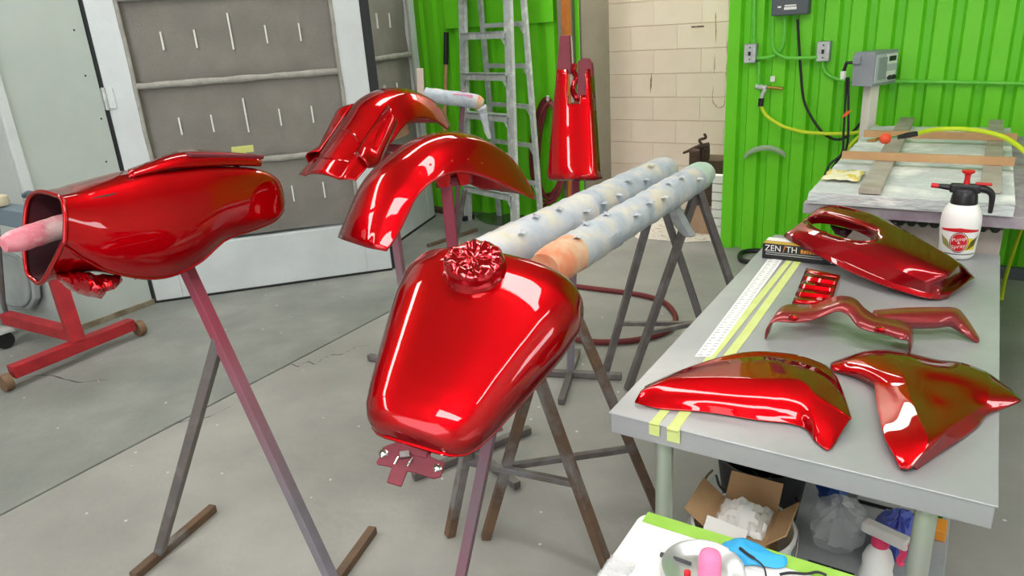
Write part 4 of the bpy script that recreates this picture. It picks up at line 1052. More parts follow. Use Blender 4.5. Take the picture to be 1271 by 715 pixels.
mb.build('board', CRUST, sl, smooth=True, ang=50)
zs_ = zt+0.004
def slat(a, b, w, h, m, name='slat', z=zs_, root=None):
    p, q = pz(*a, z), pz(*b, z)
    return MB().bar(p+Z*h/2, q+Z*h/2, w, h).build(name, m, root, bevel=0.002)
wfm = thing('slatted_frame', 'wooden frame of two grey battens under two tan battens on the crusted board', 'frame', Q(-0.2, 3.9, zs_))
slat((1079, 241), (1126, 150), 0.075, 0.02, GREYWOOD, 'batten', zs_, wfm)
slat((1229, 240), (1236, 153), 0.065, 0.02, GREYWOOD, 'batten', zs_, wfm)
slat((1045, 197), (1259, 206), 0.022, 0.034, WOOD, 'batten', zs_+0.021, wfm)
slat((1072, 170), (1262, 175), 0.022, 0.034, WOOD, 'batten', zs_+0.021, wfm)
# scrap of printed paper
c = pz(1047, 220, zs_)
rows = [[c+U*(-.07+.14*j/6)+V*(-.10+.20*i/6)+Z*(.010+.014*noise.noise(Vector((i*.9, j*.9, 2)))) for j in range(7)] for i in range(7)]
one(MB().grid(rows), 'paper_scrap', mat('yellow_white_print', (238, 232, 200), 0.6, c2=(232, 206, 70), scale=18, lo=.5, hi=.6), 'crumpled yellow and white wrapper on the crusted board', 'paper', smooth=True, solid=0.001)

# yellow-green air hose: tap on the wall, down to the table, coupling on the board, off to the right
def onwall(x, y, off=0.02): return pv(x, y, VW-off)
hs = thing('air_hose', 'bright yellow-green air hose from the wall tap ending in a red ball coupling', 'hose', pz(1100, 175, zs_))
h1 = [onwall(944.5, 131, .05), onwall(950, 142, .06), onwall(960, 150, .07), onwall(975, 158, .08), onwall(1000, 164, .09), onwall(1030, 166, .09), onwall(1060, 165, .08), onwall(1075, 161, .06)]
MB().tube(cr(h1, 5), 0.011, 10).build('hose_run', YHOSE, hs, smooth=True)
h2 = [pz(1048, 190, ZO+.02), pz(1058, 176, ZO+.06), pz(1070, 166, zs_+.06), pz(1082, 158, zs_+.06), pz(1092, 155, zs_+.05)]
h2 = [onwall(1035, 214, .12), onwall(1045, 196, .10), onwall(1056, 180, .09), onwall(1068, 168, .08), onwall(1080, 160, .06), onwall(1090, 156, .05)]
MB().tube(cr(h2, 5), 0.011, 10).build('hose_run', YHOSE, hs, smooth=True)
h3 = [pz(1137, 166, zs_+.085), pz(1160, 161, zs_+.085), pz(1190, 160, zs_+.085), pz(1220, 163, zs_+.085), pz(1245, 170, zs_+.07), pz(1262, 180, zs_+.05), pz(1280, 196, zs_+.02)]
MB().tube(cr(h3, 5), 0.0105, 10).build('hose_run', YHOSE, hs, smooth=True)
MB().tube([pz(1114, 170.5, zs_+.075), pz(1126, 168, zs_+.08), pz(1138, 166, zs_+.085)], [.009, .013, .0125], 12).build('strain_relief', BLACKPL, hs, smooth=True)
cb = pz(1099, 172, zs_+.075)
MB().lathe(cb-U*0.024, [(.008, 0), (.017, .004), (.024, .015), (.025, .024), (.024, .033), (.017, .044), (.008, .048)], 18, U).build('coupling_ball', mat('orange_red_rubber', (232, 84, 50), .5), hs, smooth=True)
MB().tube([pz(1105, 171.5, zs_+.075), pz(1115, 170.3, zs_+.075)], .007, 10).build('coupling_stem', CHROME, hs, smooth=True)
MB().tube([cb-U*.03, pz(1086, 174, zs_+.07), pz(1077, 175, zs_+.068)], [.007, .008, .006], 10).build('coupling_plug', BRASS, hs, smooth=True)

# ================================================================== THINGS ON THE GREEN WALL
cb_ = thing('control_unit', 'dark grey control unit with small white lettering on the green wall', 'control unit', onwall(983, 20))
a = onwall(960, 20); u0 = a.dot(U); z0 = a.z
MB().ubox(u0, u0+0.215, VW-0.085, VW-0.002, z0, z0+0.30).build('case', DARKBOX, cb_, bevel=0.008)
for (du, dz, w, h) in ((.075, .032, .072, .016), (.078, .052, .066, .008), (.038, .045, .02, .010)):
    MB().ubox(u0+du, u0+du+w, VW-0.0862, VW-0.0852, z0+dz, z0+dz+h).build('printed_mark', WHITEPL, cb_)
def switch(x, y, label):
    p = onwall(x, y); u = p.dot(U); z = p.z
    g = thing('switch_box', label, 'switch', p)
    MB().ubox(u-.038, u+.038, VW-.055, VW-.002, z-.058, z+.058).build('box', GREYBOX, g, bevel=0.004)
    MB().ubox(u-.034, u+.034, VW-.058, VW-.0555, z-.054, z+.054).build('cover_plate', ALU, g, bevel=0.001)
    MB().ubox(u-.007, u+.007, VW-.072, VW-.0585, z-.012, z+.012).build('toggle', BLACKPL, g, bevel=0.002)
    for s in (-1, 1): MB().lathe(Q(u, VW-.058, z+s*.036), [(.005, 0), (.003, .003)], 8, -V).build('screw', DARKGAP, g)
switch(932.5, 66, 'grey light switch box above the brass air tap')
switch(1023, 63.5, 'grey light switch box between the control unit and the meter')
def wallpipe(pts, r, name, m, label, cat, off=.03):
    return one(MB().tube(cr([onwall(x, y, off) for x, y in pts], 6), r, 10), name, m, label, cat, smooth=True)
wallpipe([(937, -15), (936, 20), (936, 60)], .013, 'conduit', GREEN2, 'green-painted riser pipe passing behind the switch box over the air tap', 'pipe', .012)
wallpipe([(939, 72), (946, 72), (955, 71), (964, 67), (970, 60), (973, 50), (974, 36), (974, 22)], .012, 'conduit', GREEN2, 'green-painted conduit bending up from the switch over the tap to the control unit', 'conduit', .026)
wallpipe([(959, 22), (959, 40), (959, 56), (962, 64), (968, 69), (978, 72), (995, 72), (1015, 71)], .011, 'conduit', GREEN2, 'green-painted conduit bending from the control unit to the switch by the meter', 'conduit', .050)
wallpipe([(1022, 76), (1022, 84), (1026, 91), (1034, 96), (1044, 99), (1060, 100)], .011, 'conduit', GREEN2, 'green-painted conduit curving from a switch down to the back of the meter', 'conduit')
wallpipe([(1060, 100.5), (1110, 101), (1180, 102), (1300, 104.5)], .011, 'conduit', GREEN2, 'long straight green-painted conduit running sideways behind the meter', 'conduit')
vt = thing('air_tap', 'brass and steel air tap with a black hose tail on the green wall', 'tap', onwall(948, 108))
MB().tube([onwall(942, 77), onwall(942, 92), onwall(942, 108)], .012, 10).build('riser', GREEN2, vt, smooth=True)
MB().tube([onwall(938, 107), onwall(951, 109)], .016, 10).build('tee', ALU, vt, smooth=True)
MB().tube([onwall(952, 108, .04), onwall(958, 109, .04), onwall(972, 110, .04)], [.011, .010, .010], 10).build('brass_valve', BRASS, vt, smooth=True)
MB().tube([onwall(950, 110, .04), onwall(946, 118, .045), onwall(945, 124, .05)], .012, 10).build('elbow', ALU, vt, smooth=True)
MB().tube([onwall(945, 122, .05), onwall(944, 132, .055)], .017, 10).build('hose_tail', BLACKPL, vt, smooth=True)
p = onwall(959, 98)
MB().box(p, U*.014, V*.006, Z*.018).build('wall_clip', WHITEPL, vt, bevel=.003)
one(MB().tube(cr([onwall(990, 24, .03), onwall(992, 60, .03), onwall(994, 90, .035), onwall(998, 125, .04), (onwall(1010, 150, .05)), onwall(1025, 168, .06), onwall(1043, 173, .06), onwall(1060, 162, .06), onwall(1072, 147, .06)], 6), .008, 8), 'cable', BLACK, 'black cable looping from the dark control unit to the meter post', 'cable', smooth=True)
hk = [onwall(924, 195, .03), onwall(932, 188, .05), onwall(945, 184, .06), onwall(958, 184, .06), onwall(970, 189, .05), onwall(975, 193, .04)]
P = cr(hk, 5)
one(MB().grid([[p+Z*.018 for p in P], [p-Z*.018-V*.004 for p in P]]), 'hose_hook', mat('dull_green_grey', (150, 176, 140), .6), 'curved pale metal hose hook fixed low on the green wall', 'hook', smooth=True, solid=.004)
# meter on a white post
mg = thing('meter_box', 'grey electronic meter box on a white post beside the spray table', 'meter', Q(-0.57, 4.78, 0))
nb = (U*0.92-V*0.40).normalized(); sb_ = Vector((-nb.y, nb.x, 0))
mc = pv(1086, 84, 4.74); MK = .74
nbo, sbo, Zo = nb, sb_, Z
nb, sb_, Z = nb*MK, sb_*MK, Z*MK
MB().box(mc, nb*0.085, sb_*0.16, Z*0.125).build('case', GREYBOX, mg, bevel=.004)
MB().box(mc+nb*0.088, nb*0.004, sb_*0.145, Z*0.105).build('front_panel', mat('pale_panel', (186, 192, 196), .5), mg, bevel=.002)
def onf(s, z, ws, hs, name, m, d=.094): return MB().box(mc+nb*d+sb_*s+Z*z, nb*.004, sb_*ws, Z*hs).build(name, m, mg, bevel=.001)
onf(.06, .062, .07, .036, 'display_frame', WHITEPL); onf(.06, .066, .045, .018, 'display', BLACKPL, .098)
onf(-.06, .0, .055, .08, 'keypad', mat('grey_keypad', (150, 158, 160), .5)); onf(.06, -.045, .06, .02, 'white_strip', WHITEPL)
for s in (.04, .09): MB().lathe(mc+nb*.09+sb_*s-Z*.072, [(.013, 0), (.013, .015), (.009, .022)], 12, nb).build('knob', BLACKPL, mg, smooth=True)
MB().bar(Vector((mc.x, mc.y, 0))-sb_*.02, Vector((mc.x, mc.y, mc.z-.094))-sb_*.02, .06).build('post', mat('cream_post', (222, 218, 206), .6), mg, bevel=.004)
pA = pv(1060, 75, 4.74); 
MB().tube([mc-nb*.07-sb_*.165+Z*.05, mc-nb*.12-sb_*.19+Z*.05, mc-nb*.14-sb_*.19-Z*.02], .010, 8).build('cable_gland', BLACKPL, mg, smooth=True)
MB().box(mc-nb*.05-sb_*.17+Z*.07, nb*.03, sb_*.012, Z*.03).build('side_plug', GREYBOX, mg, bevel=.003)
MB().box(mc-nb*.14-sb_*.19-Z*.04, nb*.016, sb_*.016, Z*.03).build('connector', WHITEPL, mg, bevel=.003)
nb, sb_, Z = nbo, sbo, Zo
one(MB().tube(cr([pv(1051, 96, 4.72), pv(1049, 130, 4.70), pv(1047, 165, 4.68), pv(1045, 190, 4.66), pv(1030, 204, 4.64), pv(1022, 222, 4.6)], 5), .007, 8), 'cable', BLACK, 'thin black cord hanging beside the meter down past the spray table', 'cable', smooth=True)
one(MB().tube(cr([pv(1053, 96, 4.72), pv(1053, 130, 4.70), pv(1052, 178, 4.69), pv(1044, 193, 4.67), pv(1034, 207, 4.66), pv(1026, 222, 4.62)], 5), .007, 8), 'cable', BLACK, 'second thin black cord hanging from the white connector with an orange tag', 'cable', smooth=True)
p = pv(1044, 147, 4.66)
one(MB().prism([p, p+U*.035+Z*.02, p+U*.05+Z*.05, p+U*.02+Z*.035], V*.004), 'cord_tag', mat('orange_tag', (240, 96, 40), .5), 'small orange tag hanging on the cord beside the meter', 'tag')
# yellow cord hanging at the right end of the spray table
one(MB().tube(cr([pv(1276, 262, 4.2), pv(1262, 300, 4.0), pv(1248, 345, 3.8), pv(1243, 372, 3.7)], 6), .008, 8), 'cord', YHOSE, 'thin yellow-green line hanging beside the metal table at the wall', 'cord', smooth=True)

# ================================================================== LEFT PART OF THE BACK WALL
# hatch panel high on the green wall
hp_ = pv(690, 27, VW2-.02); zh = hp_.z; ha = pv(553, 27, VW2-.02).dot(U); hb = pv(688, 27, VW2-.02).dot(U)
struct(MB().ubox(ha, hb, VW2-.035, VW2-.004, zh, zh+0.9).build('trim_3', GREEN, bevel=.004))
# step ladder
lad = thing('step_ladder', 'tall dusty aluminium step ladder standing against the green wall', 'ladder', pz(612, 284, 0))
fr_, fl_ = pz(640, 289, 0), pz(581, 273, 0)
wv = (fr_-fl_); wl_ = wv.length; wv /= wl_; back = Vector((-wv.y, wv.x, 0))
HL = 2.45
def lp(s, z, o=0.0):      # s in 0..1 left to right, narrowing to the top; o towards the rear
    k = 1-0.11*z/1.525
    return fl_+wv*(wl_*(0.5+(s-.5)*k))+back*(o+0.085*z/1.525)+Z*z
for s, sg in ((0, 1), (1, -1)):
    g_ = MB().bar(lp(s, 0.0), lp(s, HL), 0.03, 0.085, wv)
    g_.build('front_rail', ALU, lad, bevel=.003)
    MB().box(lp(s, 0.02), wv*.02, back*.055, Z*.02).build('rail_foot', BLACK, lad, bevel=.003)
for k in range(1, 8):
    z = .305*k
    st_ = MB().box((lp(0, z)+lp(1, z))/2, wv*(wl_*(1-0.11*z/1.525)/2-.014), back*.042, Z*.008)
    st_.box((lp(0, z)+lp(1, z))/2-back*.038-Z*.018, wv*(wl_*(1-0.11*z/1.525)/2-.014), back*.004, Z*.026)
    st_.build('step', ALU, lad)
    for s, sg in ((0, 1), (1, -1)):
        MB().bar(lp(s, z-.085)+wv*.016*sg-back*.03, lp(s, z-.012)+wv*.075*sg-back*.03, .018, .006, back).build('step_brace', ALU, lad)
def rp(s, z): 
    k = 1-0.05*z/1.525
    return fl_+wv*(wl_*(0.5+0.10+(s-.5)*.86*k))+back*(0.24-0.07*z/2.45+.02)+Z*z
for s in (0, 1): MB().bar(rp(s, 0.0), rp(s, HL), .025, .05, wv).build('rear_rail', ALU, lad, bevel=.003)
for k in range(1, 8):
    z = .305*k+.05
    MB().bar(rp(0, z), rp(1, z), .02, .035).build('rear_bar', ALU, lad, bevel=.002)
    MB().bar(rp(1, z-.09)-wv*.01, rp(1, z)-wv*.075, .012, .016, back).build('rear_brace', ALU, lad)
MB().bar(lp(0.1, .36, .02), rp(.2, .36), .012).build('spreader', ALU, lad)
MB().bar(lp(0.9, .36, .02), rp(.8, .36), .012).build('spreader', ALU, lad)
# dark red hose coil on a hook
hc2 = thing('hose_coil', 'dark red air hose hanging in long loops on the green wall by the orange post', 'hose', pv(676, 250, VW2-.1))
for k, (cx, cy, rx, ry) in enumerate(((678, 182, 19, 60), (680, 184, 16, 62), (683, 188, 14, 60), (681, 190, 18, 62))):
    pts = [pv(cx+rx*cos(2*pi*i/30)*(1-.25*sin(2*pi*i/30)), cy-ry*sin(2*pi*i/30), VW2-.07-.022*k) for i in range(31)]
    MB().tube(pts, .014, 8).build('loop', REDHOSE, hc2, smooth=True)
MB().tube(cr([pv(690, 235, VW2-.1), pv(682, 250, VW2-.1), pv(672, 258, VW2-.12), pv(664, 268, VW2-.16)], 5), .013, 8).build('tail', REDHOSE, hc2, smooth=True)
MB().tube([pv(680, 124, VW2-.01), pv(680, 124, VW2-.16), pv(680, 119, VW2-.17)], .012, 8).build('hook', ALU, hc2)
# broom handle
bh = thing('broom', 'broom handle with a black grip and tan shaft leaning on the green wall', 'broom', pv(551, 235, VW2-.12))
MB().tube([pv(554, 40, VW2-.06), pv(553.5, 80, VW2-.08)], .022, 10).build('grip', BLACK, bh, smooth=True)
MB().tube([pv(553.5, 80, VW2-.08), pv(550, 240, VW2-.14)], .016, 10).build('shaft', WOOD, bh, smooth=True)
# small padded stand in front of the ladder
mb_ = pz(566, 293, 0); Ym = mb_.y
sm = thing('padded_stand', 'small steel stand with a pale wrapped crossbar in front of the ladder', 'stand', mb_)
roll = [py(526, 117, Ym-.5), py(550, 121, Ym-.5), py(580, 124, Ym-.5), py(592, 127, Ym-.5), py(599, 129, Ym-.5)]
MB().tube(wob(resample(cr(roll, 4), 16), .008, 20), [.05]*14+[.046, .03], 14).build('padding', WRAPGREY, sm, smooth=True, ang=50)
MB().tube([roll[3], roll[4]], [.053, .034], 12).build('padding_end', WRAPEND, sm, smooth=True)
MB().bar(py(575, 112, Ym-.5), mb_+Z*.02, .03).build('mast', PINKSTEEL, sm, bevel=.003)
MB().bar(py(577, 235, Ym-.3), pz(566, 300, .01), .028).build('leg', STEEL, sm, bevel=.003)
MB().bar(py(563, 118, Ym-.52), py(587, 120, Ym-.52), .05, .03).build('saddle', mat('pink_overspray', (226, 160, 190), .6), sm, bevel=.004)
MB().bar(pz(531, 305, .012), pz(592, 285, .012), .03, .024).build('foot_bar', RUSTY, sm, bevel=.003)
MB().bar(py(521, 85, Ym-.5), py(523, 125, Ym-.5), .045).build('upright_stub', mat('pale_wrapped_stub', (206, 186, 176), .8), sm, bevel=.004)
MB().tube(wob(cr([py(596, 132, Ym-.5), py(600, 142, Ym-.5), py(603, 158, Ym-.5), py(607, 172, Ym-.5)], 4), .01, 20), [.035, .04, .036, .03, .03, .026, .024, .022, .02, .02, .018, .016, .012], 10).build('torn_wrap', WRAPGREY, sm, smooth=True)
# puddle under the ladder, boards on the floor
c = pz(625, 274, .0015)
P = [pz(x, y, .002) for x, y in [(590, 268), (600, 276), (620, 280), (650, 281), (675, 276), (668, 269), (640, 265), (610, 262)]]
one(MB().prism(cr(P+[P[0]], 4)[:-1], Z*.001), 'puddle', WET, 'dark wet puddle on the concrete between the ladder feet', 'puddle')
for (a, b, w, h, m, lb) in (((520, 258), (575, 268), .10, .03, DARKWOOD, 'dark board lying on the floor beside the booth door and ladder'), ((503, 272), (528, 262), .12, .02, WOOD, 'short tan board lying on the floor behind the front fender')):
    p, q = pz(*a, 0), pz(*b, 0)
    one(MB().bar(p+Z*(h/2+.001), q+Z*(h/2+.001), w, h), 'floor_board', m, lb, 'board', bevel=.003)

# ================================================================== DOORWAY
vs = thing('bench_vise', 'rusty dark bench vise on a wooden block in the doorway', 'vise', Q(-1.70, 5.3, 0))
uq = -1.66
MB().ubox(uq-.12, uq+.12, 5.18, 5.42, 0.0, .22).build('crate', mat('tan_crate', (176, 146, 120), .8, c2=(160, 130, 106), scale=8), vs, bevel=.004)
MB().ubox(uq-.10, uq+.12, 5.18, 5.42, 0.221, .56).build('block', DARKWOOD, vs, bevel=.004)
VSM = mat('rusty_iron', (70, 58, 52), .7, .4, c2=(92, 70, 58), scale=16)
MB().ubox(uq-.10, uq+.02, 5.10, 5.24, .50, .66).build('vise_body', VSM, vs, bevel=.02)
MB().ubox(uq-.07, uq+.0, 5.02, 5.10, .40, .66).build('jaw', VSM, vs, bevel=.015)
MB().tube([pv(848, 190, 5.1), pv(868, 182, 5.1), pv(880, 180, 5.1)], [.008, .016, .02], 8).build('handle', VSM, vs, smooth=True)
MB().tube(cr([pv(872, 180, 5.1), pv(868, 174, 5.1), pv(876, 171, 5.1), pv(874, 166, 5.1)], 4), .010, 8).build('screw_crank', VSM, vs, smooth=True)
cz = [pz(x, y, .003) for x, y in [(772, 281), (800, 268), (870, 276), (893, 288), (893, 299), (850, 301), (790, 296)]]
one(MB().prism(cz, Z*.004), 'floor_sheet', mat('flaky_white_board', (206, 198, 186), .9, c2=(176, 160, 140), scale=22, c3=(216, 210, 200)), 'flaky white sheet lying on the floor of the doorway', 'sheet')
pk = thing('paper_stack', 'narrow stack of white slats standing at the green wall edge in the doorway', 'stack', Q(-1.50, 5.02, 0))
for k in range(8): MB().ubox(-1.545, -1.465, 4.99, 5.05, .004+.062*k, .06+.062*k).build('slat', PAPER, pk, bevel=.004)

# pipe marks on block wall: old rusty stain bracket strips
for (x0, x1, nm) in ((890, 889, 'a'), (905, 903, 'b')):
    pass

# ================================================================== FLOOR THINGS AND FOREGROUND
# red hose on the floor
hp2 = [(688, 352), (720, 356), (760, 361), (795, 366), (822, 374), (836, 387), (838, 400), (826, 412), (800, 420), (770, 424), (735, 424), (700, 418)]
one(MB().tube(cr([pz(x, y, .017) for x, y in hp2], 6), .015, 10), 'floor_hose', REDHOSE, 'dark red air hose looped on the concrete between the sawhorse legs', 'hose', smooth=True)
bp2 = [(955, 330), (935, 326), (921, 323), (918, 318), (922, 313), (935, 311), (950, 312)]
one(MB().tube(cr([pz(x, y, .02) for x, y in bp2], 5), .016, 8), 'cord_loop', BLACK, 'black hose loop on the floor at the foot of the green wall', 'hose', smooth=True)
# red engine stand at the left
es = thing('engine_stand', 'red steel engine stand base with small caster wheels by the booth wall', 'engine stand', pz(85, 430, 0))
zb2 = .085
e0, e1 = pz(14, 462, zb2), pz(164, 402, zb2)
MB().bar(e0, e1, .065).build('front_beam', REDPAINT, es, bevel=.004)
j0 = e0.lerp(e1, .52); j1 = pz(-20, 388, zb2)
ej = pz(92, 416, .14)
MB().bar(Vector((j0.x, j0.y, .15)), pz(8, 394, .15), .065).build('side_beam', REDPAINT, es, bevel=.004)
MB().bar(j0+Z*.03, j0+Z*.62+Vector((-.05, .05, 0)), .075).build('upright', REDPAINT, es, bevel=.004)
for p in (e0, e1):
    d = (e1-e0).normalized(); s = d.cross(Z)
    q = p+(p-(e0+e1)/2).normalized()*.035
    MB().lathe(Vector((q.x, q.y, .045))-d*.02, [(.044, 0), (.045, .006), (.045, .034), (.044, .04)], 18, d).build('caster', mat('brown_caster', (120, 92, 70), .6), es, smooth=True, ang=40)
# grey car door leaning on the booth wall
cd = thing('door_panel', 'dusty grey vehicle door skin leaning on the booth wall by the engine stand', 'door panel', pz(20, 395, 0))
vq = 1.84
P = [pv(x, y, vq) for x, y in [(-40, 300), (10, 308), (34, 322), (41, 350), (43, 372), (36, 385), (20, 386), (-40, 372)]]
MB().prism(P, V*.04).build('skin', mat('dusty_grey_panel', (170, 178, 178), .6, c2=(156, 164, 164), scale=5), cd, bevel=.012, seg=3)
P2 = [pv(x, y, vq-.006) for x, y in [(-40, 308), (6, 314), (28, 326), (35, 350), (37, 368), (31, 378), (18, 379), (-40, 366)]]
MB().tube(cr(P2, 4), .008, 8).build('bead', mat('grey_bead', (140, 148, 148), .6), cd, smooth=True)
# grey cart with a caster
ct = thing('tool_cart', 'grey tube cart with a black caster beside the booth wall', 'cart', pz(8, 428, 0))
MB().tube([pv(-6, 250, 1.75), pv(4, 375, 1.75), pv(12, 405, 1.75)], .014, 8).build('frame_tube', STEEL, ct, smooth=True)
cw = pz(9, 432, 0)
MB().lathe(Vector((cw.x, cw.y, .05))-U*.015, [(.045, 0), (.05, .008), (.05, .026), (.045, .034)], 18, U).build('caster', BLACK, ct, smooth=True, ang=40)
MB().box(Vector((cw.x, cw.y, .105)), U*.035, V*.05, Z*.010).build('caster_fork', ALU, ct, bevel=.004)
MB().bar(pv(-10, 405, 1.76), pv(16, 410, 1.76), .02).build('lower_bar', ALU, ct)
MB().box(pv(22, 268, 1.75), U*.16, V*.05, Z*.05).build('tray', mat('blue_grey_tray', (112, 128, 140), .6), ct, bevel=.01)
MB().tube(cr([pv(30, 243, 1.75), pv(38, 240, 1.75), pv(42, 256, 1.75), pv(44, 268, 1.75)], 4), .014, 8).build('handle', mat('slate_handle', (86, 100, 112), .6), ct, smooth=True)
MB().lathe(pv(3, 255, 1.72), [(.03, 0), (.04, .02), (.036, .05), (.01, .06)], 14).build('knob', mat('beige_knob', (204, 192, 166), .7), ct, smooth=True)

# ---------------- under the work table (lower shelf top z = 0.18)
ZS = 0.18
bk_ = thing('bucket', 'white printed bucket under the work table', 'bucket', Q(-.40, 1.60, ZS+.001))
bc = Q(-.372, 1.545, ZS+.001)
MB().rings([[bc+Vector((cos(a)*r, sin(a)*r, h)) for a in [2*pi*k/32 for k in range(32)]] for r, h in ((.108, 0), (.122, .17), (.127, .172), (.127, .186), (.120, .186), (.117, .17), (.102, .01))], True, True, True).build('pail', mat('dirty_white_pail', (214, 218, 216), .5), bk_, smooth=True, ang=40)
for k in range(12):
    a0_ = -2.4+.16*k; h0 = .06+.015*(k % 3)
    MB().rings([[bc+Vector((cos(a)*(r+.0012), sin(a)*(r+.0012), h)) for a in (a0_, a0_+.05, a0_+.10)] for r, h in ((.108+.014*h0/.17, h0), (.108+.014*(h0+.06)/.17, h0+.06))], False, False, False).build('printed_mark', mat('teal_print', (70, 130, 140), .5), bk_, recalc=False)
hd = [bc+Vector((cos(a)*.130, sin(a)*.130, .18-.09*sin((a+2.6)/2.4*pi) if True else 0)) for a in [-2.6+2.4*k/16 for k in range(17)]]
MB().tube(hd, .003, 6).build('bail', STEEL, bk_, smooth=True)
cbx = thing('carton', 'opened brown cardboard carton stuffed in the white bucket', 'box', bc+Z*.12)
cc = bc+Z*.112+V*.0
MB().box(cc, U*.072, V*.072, Z*.085).build('carton_body', CARD, cbx)
def flap(a, b, out, h): 
    return MB().grid([[a, b], [a+out+Z*h, b+out+Z*h]]).build('flap', CARD, cbx, solid=.004)
zf = .086
flap(cc-U*.072-V*.072+Z*zf, cc-U*.072+V*.072+Z*zf, -U*.055, .04)
flap(cc+U*.072-V*.066+Z*zf, cc+U*.072+V*.072+Z*zf, U*.045-V*.01, .05)
flap(cc-U*.066+V*.072+Z*zf, cc+U*.066+V*.072+Z*zf, V*.05, .05)
flap(cc-U*.066-V*.072+Z*zf, cc+U*.02-V*.072+Z*zf, -V*.045, .02)
rows = [[cc+U*(-.062+.124*j/12)+V*(-.062+.124*i/12)+Z*(.088+.045*sin(pi*i/12)*sin(pi*j/12)+.022*noise.noise(Vector((i*.7, j*.7, 3)))) for j in range(13)] for i in range(13)]
one(MB().grid(rows), 'crumpled_paper', PAPER, 'crumpled white paper filling the brown carton', 'paper', smooth=True, ang=30, solid=.001)
p = pz(925, 655, .44)
one(MB().box(bc+Z*.215-V*.095-U*.02, (U*.9-Z*.1).normalized()*.05, (V*.75+Z*.5).normalized()*.028, Vector((0, 0, .002))), 'paper_card', PAPER, 'blank white card tucked in front of the crumpled paper', 'card', bevel=.002)
# black bucket behind
bb = Q(-.40, 1.85, ZS+.001)
one(MB().rings([[bb+Vector((cos(a)*r, sin(a)*r, h)) for a in [2*pi*k/28 for k in range(28)]] for r, h in ((.10, 0), (.125, .19), (.125, .205), (.118, .205), (.095, .01))], True, True, True), 'black_pail', BLACK, 'black plastic pail behind the white bucket under the work table', 'bucket', smooth=True, ang=40)
# clear and blue plastic bags
def blob(c, rx, ry, rz, name, m, label, cat, seed, amp=.28):
    R = []
    for i in range(13):
        t = pi*(i+.2)/12.4; R.append([c+(U*cos(a)*rx*sin(t)+V*sin(a)*ry*sin(t))*(1+amp*noise.noise(Vector((cos(a)*2.2, sin(a)*2.2, t*2+seed))))+Z*(rz*(1-cos(t))*(1+amp*.6*noise.noise(Vector((cos(a)*3, sin(a)*3, t*3+seed))))) for a in [2*pi*k/26 for k in range(26)]])
    return one(MB().rings(R), name, m, label, cat, smooth=True, ang=30)
blob(Q(-.185, 1.82, ZS+.005), .075, .10, .06, 'plastic_bag', CLEAR, 'crumpled clear plastic bag beside the white bucket under the table', 'bag', 1)
blob(Q(-.045, 1.84, ZS+.005), .055, .085, .06, 'plastic_bag', BLUEBAG, 'crumpled violet blue plastic bag behind the trigger spray bottle', 'bag', 4)
blob(Q(-.23, 2.0, ZS+.005), .045, .045, .05, 'blue_wad', mat('dark_blue_plastic', (44, 78, 150), .4), 'dark blue plastic wad at the back of the lower shelf', 'wad', 7)
blob(Q(-.165, 1.575, ZS+.004), .045, .045, .045, 'rag', GREYCLOTH, 'grey cloth rag in front of the violet blue bag', 'rag', 9)
MBx = MB().ubox(-.235, -.12, 1.635, 1.695, ZS+.001, ZS+.02)
one(MBx, 'dark_tray', BLACKPL, 'flat black tray in front of the clear plastic bag', 'tray', bevel=.004)
# white and green cartons at the back of the shelf
wb = thing('storage_carton', 'white carton with a black lower edge at the back of the lower shelf', 'box', Q(-.09, 2.2, ZS))
MB().ubox(-.165, -.008, 2.03, 2.4, ZS+.012, ZS+.13).build('carton_body', mat('off_white_carton', (214, 216, 208), .6), wb, bevel=.003)
MB().ubox(-.165, -.008, 2.03, 2.4, ZS+.001, ZS+.0118).build('carton_base', BLACK, wb)
one(MB().ubox(-.004, .055, 2.02, 2.4, ZS+.001, ZS+.10), 'green_carton', mat('dark_green_carton', (44, 120, 40), .6), 'dark green carton beside the white carton under the table', 'box', bevel=.003)
one(MB().ubox(.022, .068, 1.95, 2.01, ZS+.001, ZS+.035), 'orange_carton', mat('orange_carton', (232, 150, 50), .6), 'small orange carton in front of the dark green carton', 'box', bevel=.003)
one(MB().ubox(-.52, -.30, 2.3, 2.66, ZS+.001, ZS+.22), 'grey_case', mat('grey_case_paint', (150, 154, 154), .6), 'grey metal case at the back of the lower shelf', 'case', bevel=.006)
# cables over the shelf
for k, pts in enumerate(([(905, 575), (915, 590), (925, 600), (945, 602), (960, 590), (975, 585)], [(918, 572), (935, 585), (950, 596), (972, 600), (985, 590)], [(889, 590), (893, 602), (900, 610), (908, 614)], [(884, 583), (874, 596), (868, 618)], [(975, 583), (980, 600), (990, 622)])):
    lb = ['black cable draped over the lower shelf by the case', 'thin black cable crossing behind the bucket', 'short bundle of dark wire at the edge of the lower shelf', 'rusty wire hooked over the edge of the lower shelf', 'black cable dropping beside the black pail'][k]
    one(MB().tube(wob(cr([pz(x, y, ZS+.12 if k != 3 else ZS+.02) for x, y in pts], 5), .004, 14, k), .004, 6), 'wire', BLACK if k != 3 else RUSTY, lb, 'cable', smooth=True)
